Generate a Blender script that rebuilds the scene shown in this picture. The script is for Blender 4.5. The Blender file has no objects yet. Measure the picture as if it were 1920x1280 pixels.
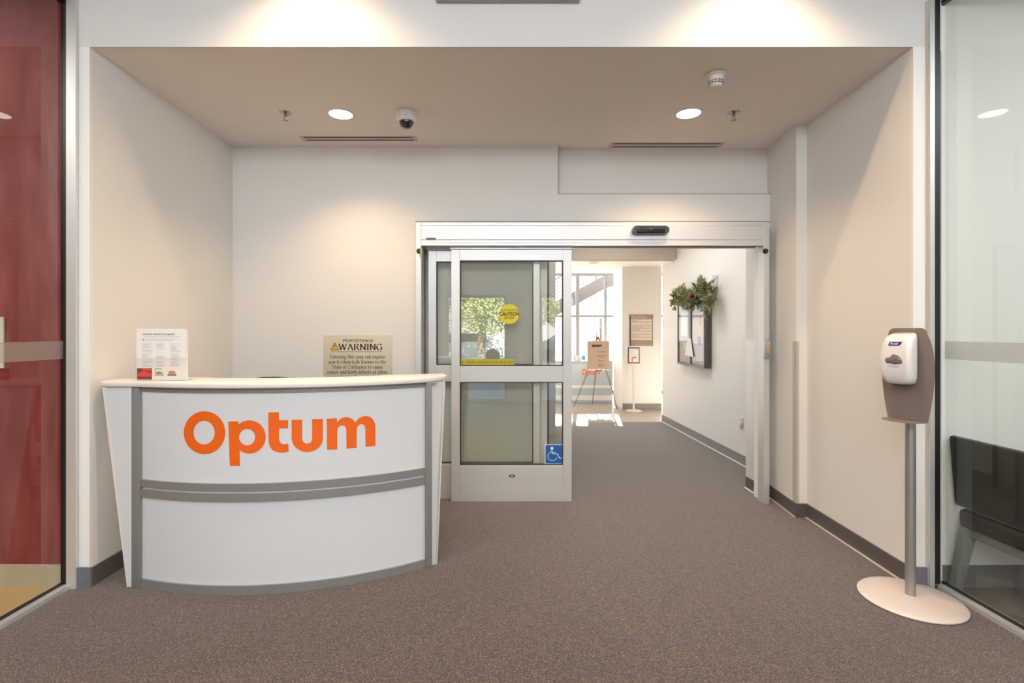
import bpy, bmesh, math, random
from mathutils import Vector, Matrix
from mathutils.geometry import tessellate_polygon

random.seed(7)
C = bpy.context.scene.collection
SC = bpy.context.scene
PI = math.pi

# ------------------------------------------------------------------ camera, world, light, exposure
EYE, F, CX, CY = 1.42, 950.0, 945.0, 621.0
cam = bpy.data.cameras.new('camera')
cam.sensor_width = 36.0
cam.lens = F / 1920 * 36
cam.shift_x = (960 - CX) / 1920
cam.shift_y = -(640 - CY) / 1920
cam.clip_start = 0.02
camo = bpy.data.objects.new('camera', cam)
C.objects.link(camo)
camo.location = (0, 0, EYE)
camo.rotation_euler = (PI / 2, 0, 0)
SC.camera = camo
SC.view_settings.view_transform = 'Standard'
SC.view_settings.look = 'None'
SC.view_settings.gamma = 1
SC.view_settings.use_curve_mapping = False
SC.view_settings.exposure = 0.60

world = bpy.data.worlds.new('sky')
SC.world = world
world.use_nodes = True
wn = world.node_tree.nodes
wn.clear()
wo = wn.new('ShaderNodeOutputWorld')
wb = wn.new('ShaderNodeBackground')
wr = wn.new('ShaderNodeValToRGB')
wg = wn.new('ShaderNodeTexCoord')
ws = wn.new('ShaderNodeSeparateXYZ')
wr.color_ramp.elements[0].position = 0.0
wr.color_ramp.elements[0].color = (0.95, 0.93, 0.88, 1)
wr.color_ramp.elements[1].position = 0.6
wr.color_ramp.elements[1].color = (0.55, 0.74, 1.0, 1)
wl = world.node_tree.links
wl.new(wg.outputs['Generated'], ws.inputs[0])
wl.new(ws.outputs['Z'], wr.inputs[0])
wl.new(wr.outputs[0], wb.inputs['Color'])
wb.inputs['Strength'].default_value = 3.0
wl.new(wb.outputs[0], wo.inputs[0])


def add_light(name, kind, loc, power, color, direction=(0, 0, -1), size=0.1, size_y=None, angle=None, blend=0.3):
    l = bpy.data.lights.new(name, kind)
    l.energy = power
    l.color = color
    if kind == 'AREA':
        if size_y:
            l.shape = 'RECTANGLE'
            l.size, l.size_y = size, size_y
        else:
            l.shape = 'DISK'
            l.size = size
    elif kind == 'SPOT':
        l.shadow_soft_size = size
        l.spot_size = angle
        l.spot_blend = blend
    elif kind == 'SUN':
        l.angle = 0.012
    else:
        l.shadow_soft_size = size
    o = bpy.data.objects.new(name, l)
    C.objects.link(o)
    o.location = loc
    o.rotation_euler = Vector(direction).to_track_quat('-Z', 'Y').to_euler()
    return o


WARM = (1.0, 0.70, 0.42)
NEUT = (1.0, 0.96, 0.91)
COOL = (0.90, 0.95, 1.0)
add_light('sun', 'SUN', (2, 20, 14), 27.0, (1.0, 0.93, 0.84), (-0.158, -1, -0.66))
# added area lamp high on the solid entrance wall, standing in for daylight
add_light('entrance_fill', 'AREA', (0.0, -1.46, 3.12), 92, COOL, (0, 1, -0.32), 4.4, 0.70)
# added area lamps, without fixtures, filling the foyer, side rooms, corridor and lobby
add_light('foyer_fill', 'AREA', (0, 0.3, 3.56), 17, NEUT, (0, 0, -1), 3.2, 1.6)
add_light('side_room_fill_west', 'AREA', (-3.9, 0.8, 3.4), 38, NEUT, (0, 0, -1), 1.2, 2.2)
add_light('side_room_fill_east', 'AREA', (3.9, 0.8, 3.4), 44, COOL, (0, 0, -1), 1.2, 2.2)
add_light('corridor_fill', 'AREA', (1.4, 5.9, 2.86), 22, NEUT, (0, 0, -1), 0.9, 1.8)
add_light('lobby_fill', 'AREA', (1.4, 10.4, 3.9), 5, NEUT, (0, 0, -1), 2.2, 1.6)


# ------------------------------------------------------------------ materials
MATS = {}


def mat(name, col, rough=0.5, metal=0.0, noise=0.0, nscale=8.0, bump=0.0, bscale=200.0, coat=0.0, emit=None, spec=0.5, sheen=0.0):
    if name in MATS:
        return MATS[name]
    m = bpy.data.materials.new(name)
    m.use_nodes = True
    nt = m.node_tree
    b = nt.nodes['Principled BSDF']
    b.inputs['Roughness'].default_value = rough
    b.inputs['Metallic'].default_value = metal
    b.inputs['Coat Weight'].default_value = coat
    b.inputs['Specular IOR Level'].default_value = spec
    b.inputs['Sheen Weight'].default_value = sheen
    tc = nt.nodes.new('ShaderNodeTexCoord')
    n = nt.nodes.new('ShaderNodeTexNoise')
    n.inputs['Scale'].default_value = nscale
    n.inputs['Detail'].default_value = 3
    nt.links.new(tc.outputs['Object'], n.inputs['Vector'])
    mx = nt.nodes.new('ShaderNodeMix')
    mx.data_type = 'RGBA'
    mx.inputs[6].default_value = tuple(c * (1 - noise) for c in col) + (1,)
    mx.inputs[7].default_value = tuple(min(1, c * (1 + noise)) for c in col) + (1,)
    nt.links.new(n.outputs['Fac'], mx.inputs[0])
    nt.links.new(mx.outputs[2], b.inputs['Base Color'])
    if bump:
        n2 = nt.nodes.new('ShaderNodeTexNoise')
        n2.inputs['Scale'].default_value = bscale
        nt.links.new(tc.outputs['Object'], n2.inputs['Vector'])
        bp = nt.nodes.new('ShaderNodeBump')
        bp.inputs['Strength'].default_value = bump
        bp.inputs['Distance'].default_value = 0.002
        nt.links.new(n2.outputs['Fac'], bp.inputs['Height'])
        nt.links.new(bp.outputs[0], b.inputs['Normal'])
    if emit:
        b.inputs['Emission Color'].default_value = tuple(emit[:3]) + (1,)
        b.inputs['Emission Strength'].default_value = emit[3]
    MATS[name] = m
    return m


def glass_mat(name, tint=(0.95, 0.98, 0.96), ior=1.62, rough=0.0, diffuse=0.0, dcol=(0.8, 0.8, 0.8)):
    m = bpy.data.materials.new(name)
    m.use_nodes = True
    nt = m.node_tree
    nt.nodes.clear()
    N, L = nt.nodes.new, nt.links.new
    out = N('ShaderNodeOutputMaterial')
    tr = N('ShaderNodeBsdfTransparent')
    tr.inputs[0].default_value = tint + (1,)
    gl = N('ShaderNodeBsdfGlossy')
    gl.inputs['Roughness'].default_value = rough
    gl.inputs['Color'].default_value = (1, 1, 1, 1)
    fr = N('ShaderNodeFresnel')
    fr.inputs['IOR'].default_value = ior
    ge = N('ShaderNodeNewGeometry')
    inv = N('ShaderNodeMath'); inv.operation = 'SUBTRACT'; inv.inputs[0].default_value = 1
    mul = N('ShaderNodeMath'); mul.operation = 'MULTIPLY'
    L(ge.outputs['Backfacing'], inv.inputs[1])
    L(fr.outputs[0], mul.inputs[0]); L(inv.outputs[0], mul.inputs[1])
    mx = N('ShaderNodeMixShader')
    L(mul.outputs[0], mx.inputs[0]); L(tr.outputs[0], mx.inputs[1]); L(gl.outputs[0], mx.inputs[2])
    last = mx
    if diffuse:
        df = N('ShaderNodeBsdfDiffuse')
        df.inputs[0].default_value = dcol + (1,)
        m2 = N('ShaderNodeMixShader')
        m2.inputs[0].default_value = diffuse
        L(mx.outputs[0], m2.inputs[1]); L(df.outputs[0], m2.inputs[2])
        last = m2
    L(last.outputs[0], out.inputs[0])
    return m


def carpet_mat(name, dark, light, mid):
    m = bpy.data.materials.new(name)
    m.use_nodes = True
    nt = m.node_tree
    N, L = nt.nodes.new, nt.links.new
    b = nt.nodes['Principled BSDF']
    b.inputs['Roughness'].default_value = 0.72
    b.inputs['Specular IOR Level'].default_value = 0.38
    b.inputs['Sheen Weight'].default_value = 0.5
    b.inputs['Sheen Roughness'].default_value = 0.5
    b.inputs['Sheen Tint'].default_value = (1.0, 0.91, 0.86, 1)
    tc = N('ShaderNodeTexCoord')
    # loops in diagonal rows: a cell pattern stretched along the rows
    mp = N('ShaderNodeMapping')
    mp.inputs['Rotation'].default_value = (0, 0, math.radians(38))
    mp.inputs['Scale'].default_value = (215, 140, 140)
    L(tc.outputs['Object'], mp.inputs[0])
    vo = N('ShaderNodeTexVoronoi')
    vo.inputs['Scale'].default_value = 1.0
    vo.inputs['Randomness'].default_value = 0.75
    L(mp.outputs[0], vo.inputs['Vector'])
    rp = N('ShaderNodeValToRGB')
    e = rp.color_ramp.elements
    e[0].position, e[0].color = 0.05, light + (1,)
    e[1].position, e[1].color = 0.75, dark + (1,)
    k = rp.color_ramp.elements.new(0.40); k.color = mid + (1,)
    L(vo.outputs['Distance'], rp.inputs[0])
    # each loop its own yarn tone
    sp = N('ShaderNodeSeparateColor')
    L(vo.outputs['Color'], sp.inputs[0])
    mr = N('ShaderNodeMapRange')
    mr.inputs['To Min'].default_value = 0.55
    mr.inputs['To Max'].default_value = 1.5
    L(sp.outputs[0], mr.inputs[0])
    vm = N('ShaderNodeVectorMath'); vm.operation = 'SCALE'
    L(rp.outputs[0], vm.inputs[0]); L(mr.outputs[0], vm.inputs['Scale'])
    # carpet tile seams
    br = N('ShaderNodeTexBrick')
    br.offset = 0.0
    br.inputs['Scale'].default_value = 1.0
    br.inputs['Brick Width'].default_value = 0.61
    br.inputs['Row Height'].default_value = 0.61
    br.inputs['Mortar Size'].default_value = 0.0012
    br.inputs['Color1'].default_value = (1, 1, 1, 1)
    br.inputs['Color2'].default_value = (0.93, 0.93, 0.93, 1)
    br.inputs['Mortar'].default_value = (0.7, 0.68, 0.66, 1)
    mp2 = N('ShaderNodeMapping')
    mp2.inputs['Location'].default_value = (0.1, 0.35, 0)
    L(tc.outputs['Object'], mp2.inputs[0]); L(mp2.outputs[0], br.inputs['Vector'])
    mu = N('ShaderNodeVectorMath'); mu.operation = 'MULTIPLY'
    L(vm.outputs[0], mu.inputs[0]); L(br.outputs['Color'], mu.inputs[1])
    L(mu.outputs[0], b.inputs['Base Color'])
    bp = N('ShaderNodeBump')
    bp.inputs['Strength'].default_value = 0.4
    bp.inputs['Distance'].default_value = 0.004
    bp.invert = True
    L(vo.outputs['Distance'], bp.inputs['Height']); L(bp.outputs[0], b.inputs['Normal'])
    return m


def tile_mat(name, c1, c2, w, h, rough=0.25):
    m = bpy.data.materials.new(name)
    m.use_nodes = True
    nt = m.node_tree
    N, L = nt.nodes.new, nt.links.new
    b = nt.nodes['Principled BSDF']
    b.inputs['Roughness'].default_value = rough
    tc = N('ShaderNodeTexCoord')
    br = N('ShaderNodeTexBrick')
    br.inputs['Scale'].default_value = 1.0
    br.inputs['Brick Width'].default_value = w
    br.inputs['Row Height'].default_value = h
    br.inputs['Mortar Size'].default_value = 0.003
    br.inputs['Color1'].default_value = c1 + (1,)
    br.inputs['Color2'].default_value = c2 + (1,)
    br.inputs['Mortar'].default_value = tuple(x * 0.6 for x in c1) + (1,)
    L(tc.outputs['Object'], br.inputs['Vector'])
    L(br.outputs['Color'], b.inputs['Base Color'])
    return m


def fabric_mat(name, col, col2):
    """red wall covering: a brushed, mottled cloth"""
    m = bpy.data.materials.new(name)
    m.use_nodes = True
    nt = m.node_tree
    N, L = nt.nodes.new, nt.links.new
    b = nt.nodes['Principled BSDF']
    b.inputs['Roughness'].default_value = 0.6
    tc = N('ShaderNodeTexCoord')
    mp = N('ShaderNodeMapping')
    mp.inputs['Scale'].default_value = (9, 9, 2.2)
    mp.inputs['Rotation'].default_value = (0, 0.3, 0)
    L(tc.outputs['Object'], mp.inputs[0])
    n = N('ShaderNodeTexNoise')
    n.inputs['Scale'].default_value = 1.0
    n.inputs['Detail'].default_value = 2.5
    L(mp.outputs[0], n.inputs['Vector'])
    rp = N('ShaderNodeValToRGB')
    e = rp.color_ramp.elements
    e[0].position, e[0].color = 0.36, col + (1,)
    e[1].position, e[1].color = 0.7, col2 + (1,)
    L(n.outputs['Fac'], rp.inputs[0]); L(rp.outputs[0], b.inputs['Base Color'])
    n2 = N('ShaderNodeTexNoise'); n2.inputs['Scale'].default_value = 700
    L(tc.outputs['Object'], n2.inputs['Vector'])
    bp = N('ShaderNodeBump'); bp.inputs['Strength'].default_value = 0.06; bp.inputs['Distance'].default_value = 0.0003
    L(n2.outputs['Fac'], bp.inputs['Height']); L(bp.outputs[0], b.inputs['Normal'])
    return m


def brushed_mat(name, col, rough=0.35, metal=0.9, stretch=(300, 300, 4)):
    m = bpy.data.materials.new(name)
    m.use_nodes = True
    nt = m.node_tree
    N, L = nt.nodes.new, nt.links.new
    b = nt.nodes['Principled BSDF']
    b.inputs['Metallic'].default_value = metal
    b.inputs['Base Color'].default_value = col + (1,)
    tc = N('ShaderNodeTexCoord')
    mp = N('ShaderNodeMapping'); mp.inputs['Scale'].default_value = stretch
    L(tc.outputs['Object'], mp.inputs[0])
    n = N('ShaderNodeTexNoise'); n.inputs['Scale'].default_value = 1.0
    L(mp.outputs[0], n.inputs['Vector'])
    mr = N('ShaderNodeMapRange')
    mr.inputs['To Min'].default_value = rough * 0.75
    mr.inputs['To Max'].default_value = rough * 1.3
    L(n.outputs['Fac'], mr.inputs[0]); L(mr.outputs[0], b.inputs['Roughness'])
    return m


M_WALL = mat('wall_paint', (0.785, 0.765, 0.735), 0.75, noise=0.010, nscale=1.5, bump=0.08, bscale=140)
M_WHITE = mat('white_paint', (0.82, 0.81, 0.79), 0.6, noise=0.01, nscale=2)
M_CEIL = mat('ceiling_paint', (0.85, 0.785, 0.725), 0.85, noise=0.01, bump=0.05)
M_BASE = mat('rubber_baseboard', (0.115, 0.098, 0.092), 0.45, noise=0.06, nscale=6)
M_TOE_HIGHLIGHT = mat('base_toe_highlight', (0.62, 0.54, 0.46), 0.6, noise=0.05)  # highlight on the baseboard toe, put into a pale colour
M_CARPET = carpet_mat('loop_carpet', (0.008, 0.005, 0.004), (0.37, 0.252, 0.190), (0.062, 0.041, 0.031))
M_TAN = mat('tan_floor', (0.52, 0.36, 0.17), 0.35, noise=0.12, nscale=3)
M_TILE = tile_mat('lobby_tile', (0.46, 0.375, 0.295), (0.42, 0.34, 0.265), 1.2, 0.6)
M_RED = fabric_mat('red_wall_covering', (0.20, 0.018, 0.018), (0.30, 0.055, 0.062))
M_CREAM = mat('cream_base', (0.50, 0.44, 0.32), 0.6, noise=0.05)
M_ALU = brushed_mat('clear_anodised_aluminium', (0.68, 0.675, 0.67), 0.42, 0.55)
M_ALU_H = brushed_mat('aluminium_header', (0.68, 0.675, 0.67), 0.42, 0.55, (4, 300, 300))
M_ALUW = mat('pale_painted_metal', (0.72, 0.71, 0.69), 0.4, 0.15, noise=0.02)
M_BLACK = mat('black_rubber', (0.012, 0.012, 0.012), 0.4, noise=0.1)
M_GASKET = mat('dark_bronze_gasket', (0.03, 0.026, 0.022), 0.5, noise=0.1)
M_GLASS_DOOR = glass_mat('door_glass', (0.968, 0.98, 0.955), 2.2)
M_GLASS_SIDE = glass_mat('side_glass', (0.955, 0.97, 0.95), 1.5)
M_GLASS_CLEAR = glass_mat('clear_glass', (0.97, 0.98, 0.98), 1.45)
M_GLASS_CAB = glass_mat('cabinet_glass', (0.97, 0.97, 0.97), 1.22)
M_FROST = glass_mat('frosted_film', (0.85, 0.86, 0.85), 1.3, 0.4, diffuse=0.17, dcol=(0.74, 0.66, 0.62))
M_ACRYL = glass_mat('clear_acrylic', (0.98, 0.975, 0.97), 1.2, 0.05, diffuse=0.02, dcol=(0.6, 0.55, 0.5))
M_DESK = mat('desk_white_laminate', (0.66, 0.68, 0.72), 0.35, noise=0.01)
M_DESKTOP = mat('desk_top_laminate', (0.76, 0.715, 0.69), 0.45, noise=0.01)
M_DGREY = mat('desk_grey_trim', (0.27, 0.27, 0.265), 0.42, 0.3, noise=0.03, nscale=30)
M_ORANGE = mat('orange_vinyl', (0.83, 0.125, 0.002), 0.5, noise=0.01)
M_PAPER = mat('paper', (0.80, 0.77, 0.76), 0.8, noise=0.02)
M_INKG = mat('grey_ink', (0.42, 0.40, 0.40), 0.8)
M_INK = mat('dark_ink', (0.05, 0.042, 0.035), 0.7)
M_SIGN = mat('sign_ivory', (0.62, 0.575, 0.45), 0.5, noise=0.015)
M_AMBER = mat('amber_print', (0.85, 0.42, 0.02), 0.5)
M_YEL = mat('caution_yellow', (0.80, 0.68, 0.02), 0.5, noise=0.02)
M_YELD = mat('caution_tape_yellow', (0.55, 0.50, 0.02), 0.5, noise=0.02)
M_BLUE = mat('access_blue', (0.006, 0.11, 0.45), 0.4)
M_STICK = mat('sticker_white', (0.80, 0.80, 0.80), 0.45)
M_PLASTW = mat('white_plastic', (0.80, 0.79, 0.78), 0.35, noise=0.01)
M_PLASTY = mat('aged_white_plastic', (0.74, 0.70, 0.62), 0.45, noise=0.02)
M_DOME = mat('smoked_dome', (0.012, 0.012, 0.014), 0.06, coat=1.0)
M_CHROME = mat('chrome', (0.45, 0.42, 0.38), 0.22, 1.0)
M_LAMP = mat('lit_lens', (0.9, 0.9, 0.88), 0.4, emit=(1.0, 0.93, 0.84, 5.0))
M_LAMP2 = mat('lit_foyer_lens', (0.9, 0.9, 0.88), 0.4, emit=(1.0, 0.85, 0.66, 6.0))
M_TAUPE = mat('taupe_plate', (0.225, 0.18, 0.16), 0.45, 0.1, noise=0.02, nscale=20)
M_POLE = brushed_mat('grey_pole', (0.42, 0.40, 0.39), 0.38, 0.7)
M_BASEP = mat('base_powder_coat', (0.66, 0.585, 0.545), 0.4, 0.1, noise=0.03, nscale=10)
M_DISP = mat('dispenser_shell', (0.78, 0.735, 0.71), 0.28, noise=0.01, coat=0.3)
M_SMOKE = mat('smoked_window', (0.17, 0.155, 0.145), 0.12, noise=0.3, nscale=60, coat=0.6)
M_PBLUE = mat('label_blue', (0.02, 0.02, 0.22), 0.4)
M_REDP = mat('label_red', (0.7, 0.02, 0.02), 0.4)
M_VINYL = mat('black_upholstery', (0.017, 0.017, 0.016), 0.38, noise=0.15, nscale=8, bump=0.1, bscale=500)
M_CFRAME = mat('silver_chair_frame', (0.26, 0.27, 0.27), 0.4, 0.4, noise=0.03)
M_BRONZE = mat('bronze_frame', (0.11, 0.092, 0.08), 0.4, 0.5, noise=0.05)
M_FELT = mat('board_felt', (0.55, 0.50, 0.48), 0.9, noise=0.1, nscale=40)
M_GREEN = mat('conifer_green', (0.22, 0.235, 0.12), 0.7, noise=0.5, nscale=25)
M_GREEN2 = mat('light_conifer_green', (0.38, 0.38, 0.17), 0.7, noise=0.4, nscale=25)
M_CONE = mat('pine_cone_brown', (0.16, 0.045, 0.02), 0.7, noise=0.4, nscale=60)
M_TAUPES = mat('directory_taupe', (0.36, 0.26, 0.19), 0.5, noise=0.03)
M_CREAMS = mat('directory_strip', (0.70, 0.62, 0.51), 0.5, noise=0.02)
M_TANB = mat('tan_board', (0.52, 0.38, 0.28), 0.6, noise=0.03)
M_WOOD = mat('easel_wood', (0.36, 0.18, 0.07), 0.45, noise=0.25, nscale=20)
M_DARKM = mat('easel_metal', (0.12, 0.10, 0.09), 0.4, 0.6)
M_BRASS = mat('brass', (0.45, 0.30, 0.10), 0.3, 0.9)
M_TAG = mat('green_tag', (0.22, 0.50, 0.02), 0.5)
M_LEAF = mat('tree_leaves', (0.26, 0.29, 0.08), 0.6, noise=0.4, nscale=3)
M_BARK = mat('bark', (0.19, 0.14, 0.10), 0.9, noise=0.3, nscale=10)
M_ASPH = mat('asphalt', (0.14, 0.145, 0.15), 0.9, noise=0.15, nscale=3)
M_PAVE = mat('concrete_paving', (0.16, 0.15, 0.135), 0.9, noise=0.1, nscale=2)
M_LAWN = mat('lawn_green', (0.10, 0.16, 0.04), 0.9, noise=0.3, nscale=5)
M_CARW = mat('car_white', (0.55, 0.57, 0.6), 0.25, coat=0.6)
M_CARB = mat('car_blue_grey', (0.10, 0.14, 0.22), 0.25, coat=0.6)
M_STAIR = mat('stair_taupe', (0.095, 0.079, 0.071), 0.6, noise=0.04)
M_CTRB = mat('counter_pale_front', (0.46, 0.57, 0.63), 0.3, noise=0.02)
M_TEAL = mat('teal_box', (0.05, 0.35, 0.42), 0.5)


# ------------------------------------------------------------------ helpers
def P(px, py, d):
    return Vector(((px - CX) / F * d, d, EYE - (py - CY) / F * d))


def X(px, d):
    return (px - CX) / F * d


def Z(py, d):
    return EYE - (py - CY) / F * d


def bm_new():
    return bmesh.new()


def box(bm, x0, x1, y0, y1, z0, z1, bev=0.0, seg=2, mtx=None):
    xs, ys, zs = sorted((x0, x1)), sorted((y0, y1)), sorted((z0, z1))
    v = [bm.verts.new((x, y, z)) for x in xs for y in ys for z in zs]
    f = [(0, 1, 3, 2), (4, 6, 7, 5), (0, 4, 5, 1), (2, 3, 7, 6), (0, 2, 6, 4), (1, 5, 7, 3)]
    fs = [bm.faces.new([v[i] for i in q]) for q in f]
    if bev > 0:
        es = list({e for q in fs for e in q.edges})
        r = bmesh.ops.bevel(bm, geom=es, offset=bev, segments=seg, affect='EDGES', profile=0.5)
        v = [x for x in v if x.is_valid] + list({w for q in r['faces'] for w in q.verts})
        v = list(set(v))
    if mtx is not None:
        bmesh.ops.transform(bm, matrix=mtx, verts=v)
    return v


def prism(bm, pts, vec):
    """extrude a planar polygon (3-D points) along vec"""
    vec = Vector(vec)
    a = [bm.verts.new(Vector(p)) for p in pts]
    b = [bm.verts.new(Vector(p) + vec) for p in pts]
    bm.faces.new(a)
    bm.faces.new(list(reversed(b)))
    n = len(a)
    for i in range(n):
        j = (i + 1) % n
        bm.faces.new((a[j], a[i], b[i], b[j]))
    return a + b


def tube(bm, pts, r, seg=12, closed=False):
    pts = [Vector(p) for p in pts]
    rs = r if isinstance(r, (list, tuple)) else [r] * len(pts)
    rings = []
    up0 = None
    for i, p in enumerate(pts):
        if closed:
            t = (pts[(i + 1) % len(pts)] - pts[i - 1]).normalized()
        else:
            t = (pts[min(i + 1, len(pts) - 1)] - pts[max(i - 1, 0)]).normalized()
        if up0 is None:
            up0 = Vector((0, 0, 1)) if abs(t.z) < 0.9 else Vector((1, 0, 0))
        s = t.cross(up0).normalized()
        u = s.cross(t).normalized()
        up0 = u
        rings.append([bm.verts.new(p + (s * math.cos(2 * PI * k / seg) + u * math.sin(2 * PI * k / seg)) * rs[i]) for k in range(seg)])
    n = len(rings)
    for i in range(n if closed else n - 1):
        a, b = rings[i], rings[(i + 1) % n]
        for k in range(seg):
            bm.faces.new((a[k], a[(k + 1) % seg], b[(k + 1) % seg], b[k]))
    if not closed:
        bm.faces.new(list(reversed(rings[0])))
        bm.faces.new(rings[-1])


def lathe(bm, c, prof, seg=32, mtx=None):
    """prof: list of (r, z); closed at the ends"""
    c = Vector(c)
    rings, allv = [], []
    for r, z in prof:
        if r < 1e-6:
            v = bm.verts.new((0, 0, z)); rings.append([v]); allv.append(v)
        else:
            q = [bm.verts.new((r * math.cos(2 * PI * k / seg), r * math.sin(2 * PI * k / seg), z)) for k in range(seg)]
            rings.append(q); allv += q
    for a, b in zip(rings[:-1], rings[1:]):
        for k in range(seg):
            k2 = (k + 1) % seg
            if len(a) == 1 and len(b) == 1:
                continue
            if len(a) == 1:
                bm.faces.new((a[0], b[k2], b[k]))
            elif len(b) == 1:
                bm.faces.new((a[k], a[k2], b[0]))
            else:
                bm.faces.new((a[k], a[k2], b[k2], b[k]))
    if len(rings[0]) > 1:
        bm.faces.new(rings[0])
    if len(rings[-1]) > 1:
        bm.faces.new(rings[-1])
    m = Matrix.Translation(c)
    if mtx is not None:
        m = m @ mtx
    bmesh.ops.transform(bm, matrix=m, verts=allv)
    return allv


def place(bm, o, xd, yd, verts):
    """map local (x, y, z) -> o + xd*x + yd*y + n*z"""
    o, xd, yd = Vector(o), Vector(xd), Vector(yd)
    n = xd.cross(yd)
    for v in verts:
        c = v.co
        v.co = o + xd * c.x + yd * c.y + n * c.z


def text(bm, s, size, o, xd, yd, bold=0.0, align='LEFT', sx=1.0, depth=0.0):
    cu = bpy.data.curves.new('t', 'FONT')
    cu.body = s
    cu.size = size
    cu.offset = bold * size
    cu.align_x = align
    cu.resolution_u = 3
    cu.extrude = depth
    ob = bpy.data.objects.new('t', cu)
    me = bpy.data.meshes.new_from_object(ob)
    n0 = len(bm.verts)
    bm.from_mesh(me)
    bm.verts.ensure_lookup_table()
    vs = bm.verts[n0:]
    for v in vs:
        v.co.x *= sx
    place(bm, o, xd, yd, vs)
    bpy.data.objects.remove(ob)
    bpy.data.curves.remove(cu)
    bpy.data.meshes.remove(me)


def rect2(bm, x0, x1, y0, y1, o, xd, yd, t=0.0):
    """a printed bar on a surface"""
    if t:
        v = box(bm, x0, x1, y0, y1, 0, t)
    else:
        v = [bm.verts.new(p) for p in ((x0, y0, 0), (x1, y0, 0), (x1, y1, 0), (x0, y1, 0))]
        bm.faces.new(v)
    place(bm, o, xd, yd, v)


def poly2(bm, pts, o, xd, yd, holes=()):
    loops = [[Vector((x, y, 0)) for x, y in pts]] + [[Vector((x, y, 0)) for x, y in h] for h in holes]
    flat = [p for l in loops for p in l]
    vs = [bm.verts.new(p) for p in flat]
    for t in tessellate_polygon(loops):
        try:
            bm.faces.new([vs[i] for i in t])
        except ValueError:
            pass
    place(bm, o, xd, yd, vs)
    return vs


def ell(cx, cy, rx, ry, a0=0, a1=360, n=32):
    full = abs(a1 - a0) >= 360
    return [(cx + rx * math.cos(math.radians(a0 + (a1 - a0) * i / n)), cy + ry * math.sin(math.radians(a0 + (a1 - a0) * i / n)))
            for i in range(n if full else n + 1)]


def mkempty(name, loc, label=None, cat=None, group=None, parent=None, kind=None):
    o = bpy.data.objects.new(name, None)
    C.objects.link(o)
    o.empty_display_size = 0.05
    o.location = loc
    if label: o['label'] = label
    if cat: o['category'] = cat
    if group: o['group'] = group
    if kind: o['kind'] = kind
    return o


def world_loc(o):
    l = Vector(o.location)
    while o.parent:
        o = o.parent
        l += Vector(o.location)
    return l


def make(name, bm, m, parent=None, label=None, cat=None, group=None, kind=None, smooth=False, subsurf=0, fixn=True):
    if fixn:
        bmesh.ops.recalc_face_normals(bm, faces=bm.faces)
    me = bpy.data.meshes.new(name)
    if parent is not None:
        org = world_loc(parent)
    else:
        xs = [v.co.x for v in bm.verts]; ys = [v.co.y for v in bm.verts]; zs = [v.co.z for v in bm.verts]
        org = Vector(((min(xs) + max(xs)) / 2, (min(ys) + max(ys)) / 2, min(zs)))
    if kind == 'structure' and parent is None:
        org = Vector((0, 0, 0))
    for v in bm.verts:
        v.co -= org
    bm.to_mesh(me)
    bm.free()
    me.materials.append(m)
    if smooth:
        me.polygons.foreach_set('use_smooth', [True] * len(me.polygons))
        if smooth is not True:
            me.set_sharp_from_angle(angle=math.radians(smooth))
    o = bpy.data.objects.new(name, me)
    C.objects.link(o)
    if parent is not None:
        o.parent = parent
    else:
        o.location = org
    if subsurf:
        s = o.modifiers.new('s', 'SUBSURF'); s.levels = subsurf; s.render_levels = subsurf
    if label: o['label'] = label
    if cat: o['category'] = cat
    if group: o['group'] = group
    if kind: o['kind'] = kind
    return o


def bx(name, m, *a, parent=None, bev=0.0, **k):
    bm = bm_new()
    box(bm, *a, bev=bev)
    return make(name, bm, m, parent, smooth=(30 if bev else False), **k)


def st(name, m, boxes, **k):
    bm = bm_new()
    for b in boxes:
        box(bm, *b)
    return make(name, bm, m, kind='structure', **k)


# ------------------------------------------------------------------ setting
DF, DB = 2.816, 4.33          # recess mouth and back wall
H, HF = 3.0, 3.6              # recess and foyer ceilings
YB = -1.5                     # entrance wall behind the camera

st('floor', M_CARPET, [(-2.47, 2.47, YB - 0.1, DF, -0.05, 0), (-2.47, 2.9, DF, 7.93, -0.05, 0)])
st('floor_west_room', M_TAN, [(-6, -2.47, YB - 0.1, 2.95, -0.05, 0)])
st('floor_east_room', mat('east_floor', (0.16, 0.14, 0.115), 0.5, noise=0.15, nscale=4), [(2.47, 6, YB - 0.1, 2.95, -0.05, 0)])
st('floor_lobby', M_TILE, [(-2, 6.5, 7.93, 11.75, -0.05, 0)])

st('ceiling', M_CEIL, [(-2.42, 2.42, DF + 0.012, 4.42, H, H + 0.1)])
st('ceiling_foyer', M_WHITE, [(-6, 6, YB - 0.1, DF + 0.2, HF, HF + 0.12)])
st('ceiling_corridor', M_WHITE, [(-1, 2.9, 4.5, 7.4, 2.9, 3.0), (-1, 6.5, 7.4, 9.6, 2.6, 3.0)])
st('ceiling_lobby', M_WHITE, [(-2.1, 6.6, 9.5, 11.8, 4.0, 4.1)])

# header over the recess mouth, with the narrow piers beside it
st('wall_header', mat('header_paint', (.69, .68, .665), .65, noise=.01), [(-2.439, 2.433, DF, DF + 0.012, H - 0.0, HF)])
st('wall_pier_west', M_WHITE, [(-2.363, -2.303, DF, DF + 0.02, 0, H)])
st('wall_pier_east', M_WHITE, [(2.274, 2.342, DF, DF + 0.02, 0, H)])
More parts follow.
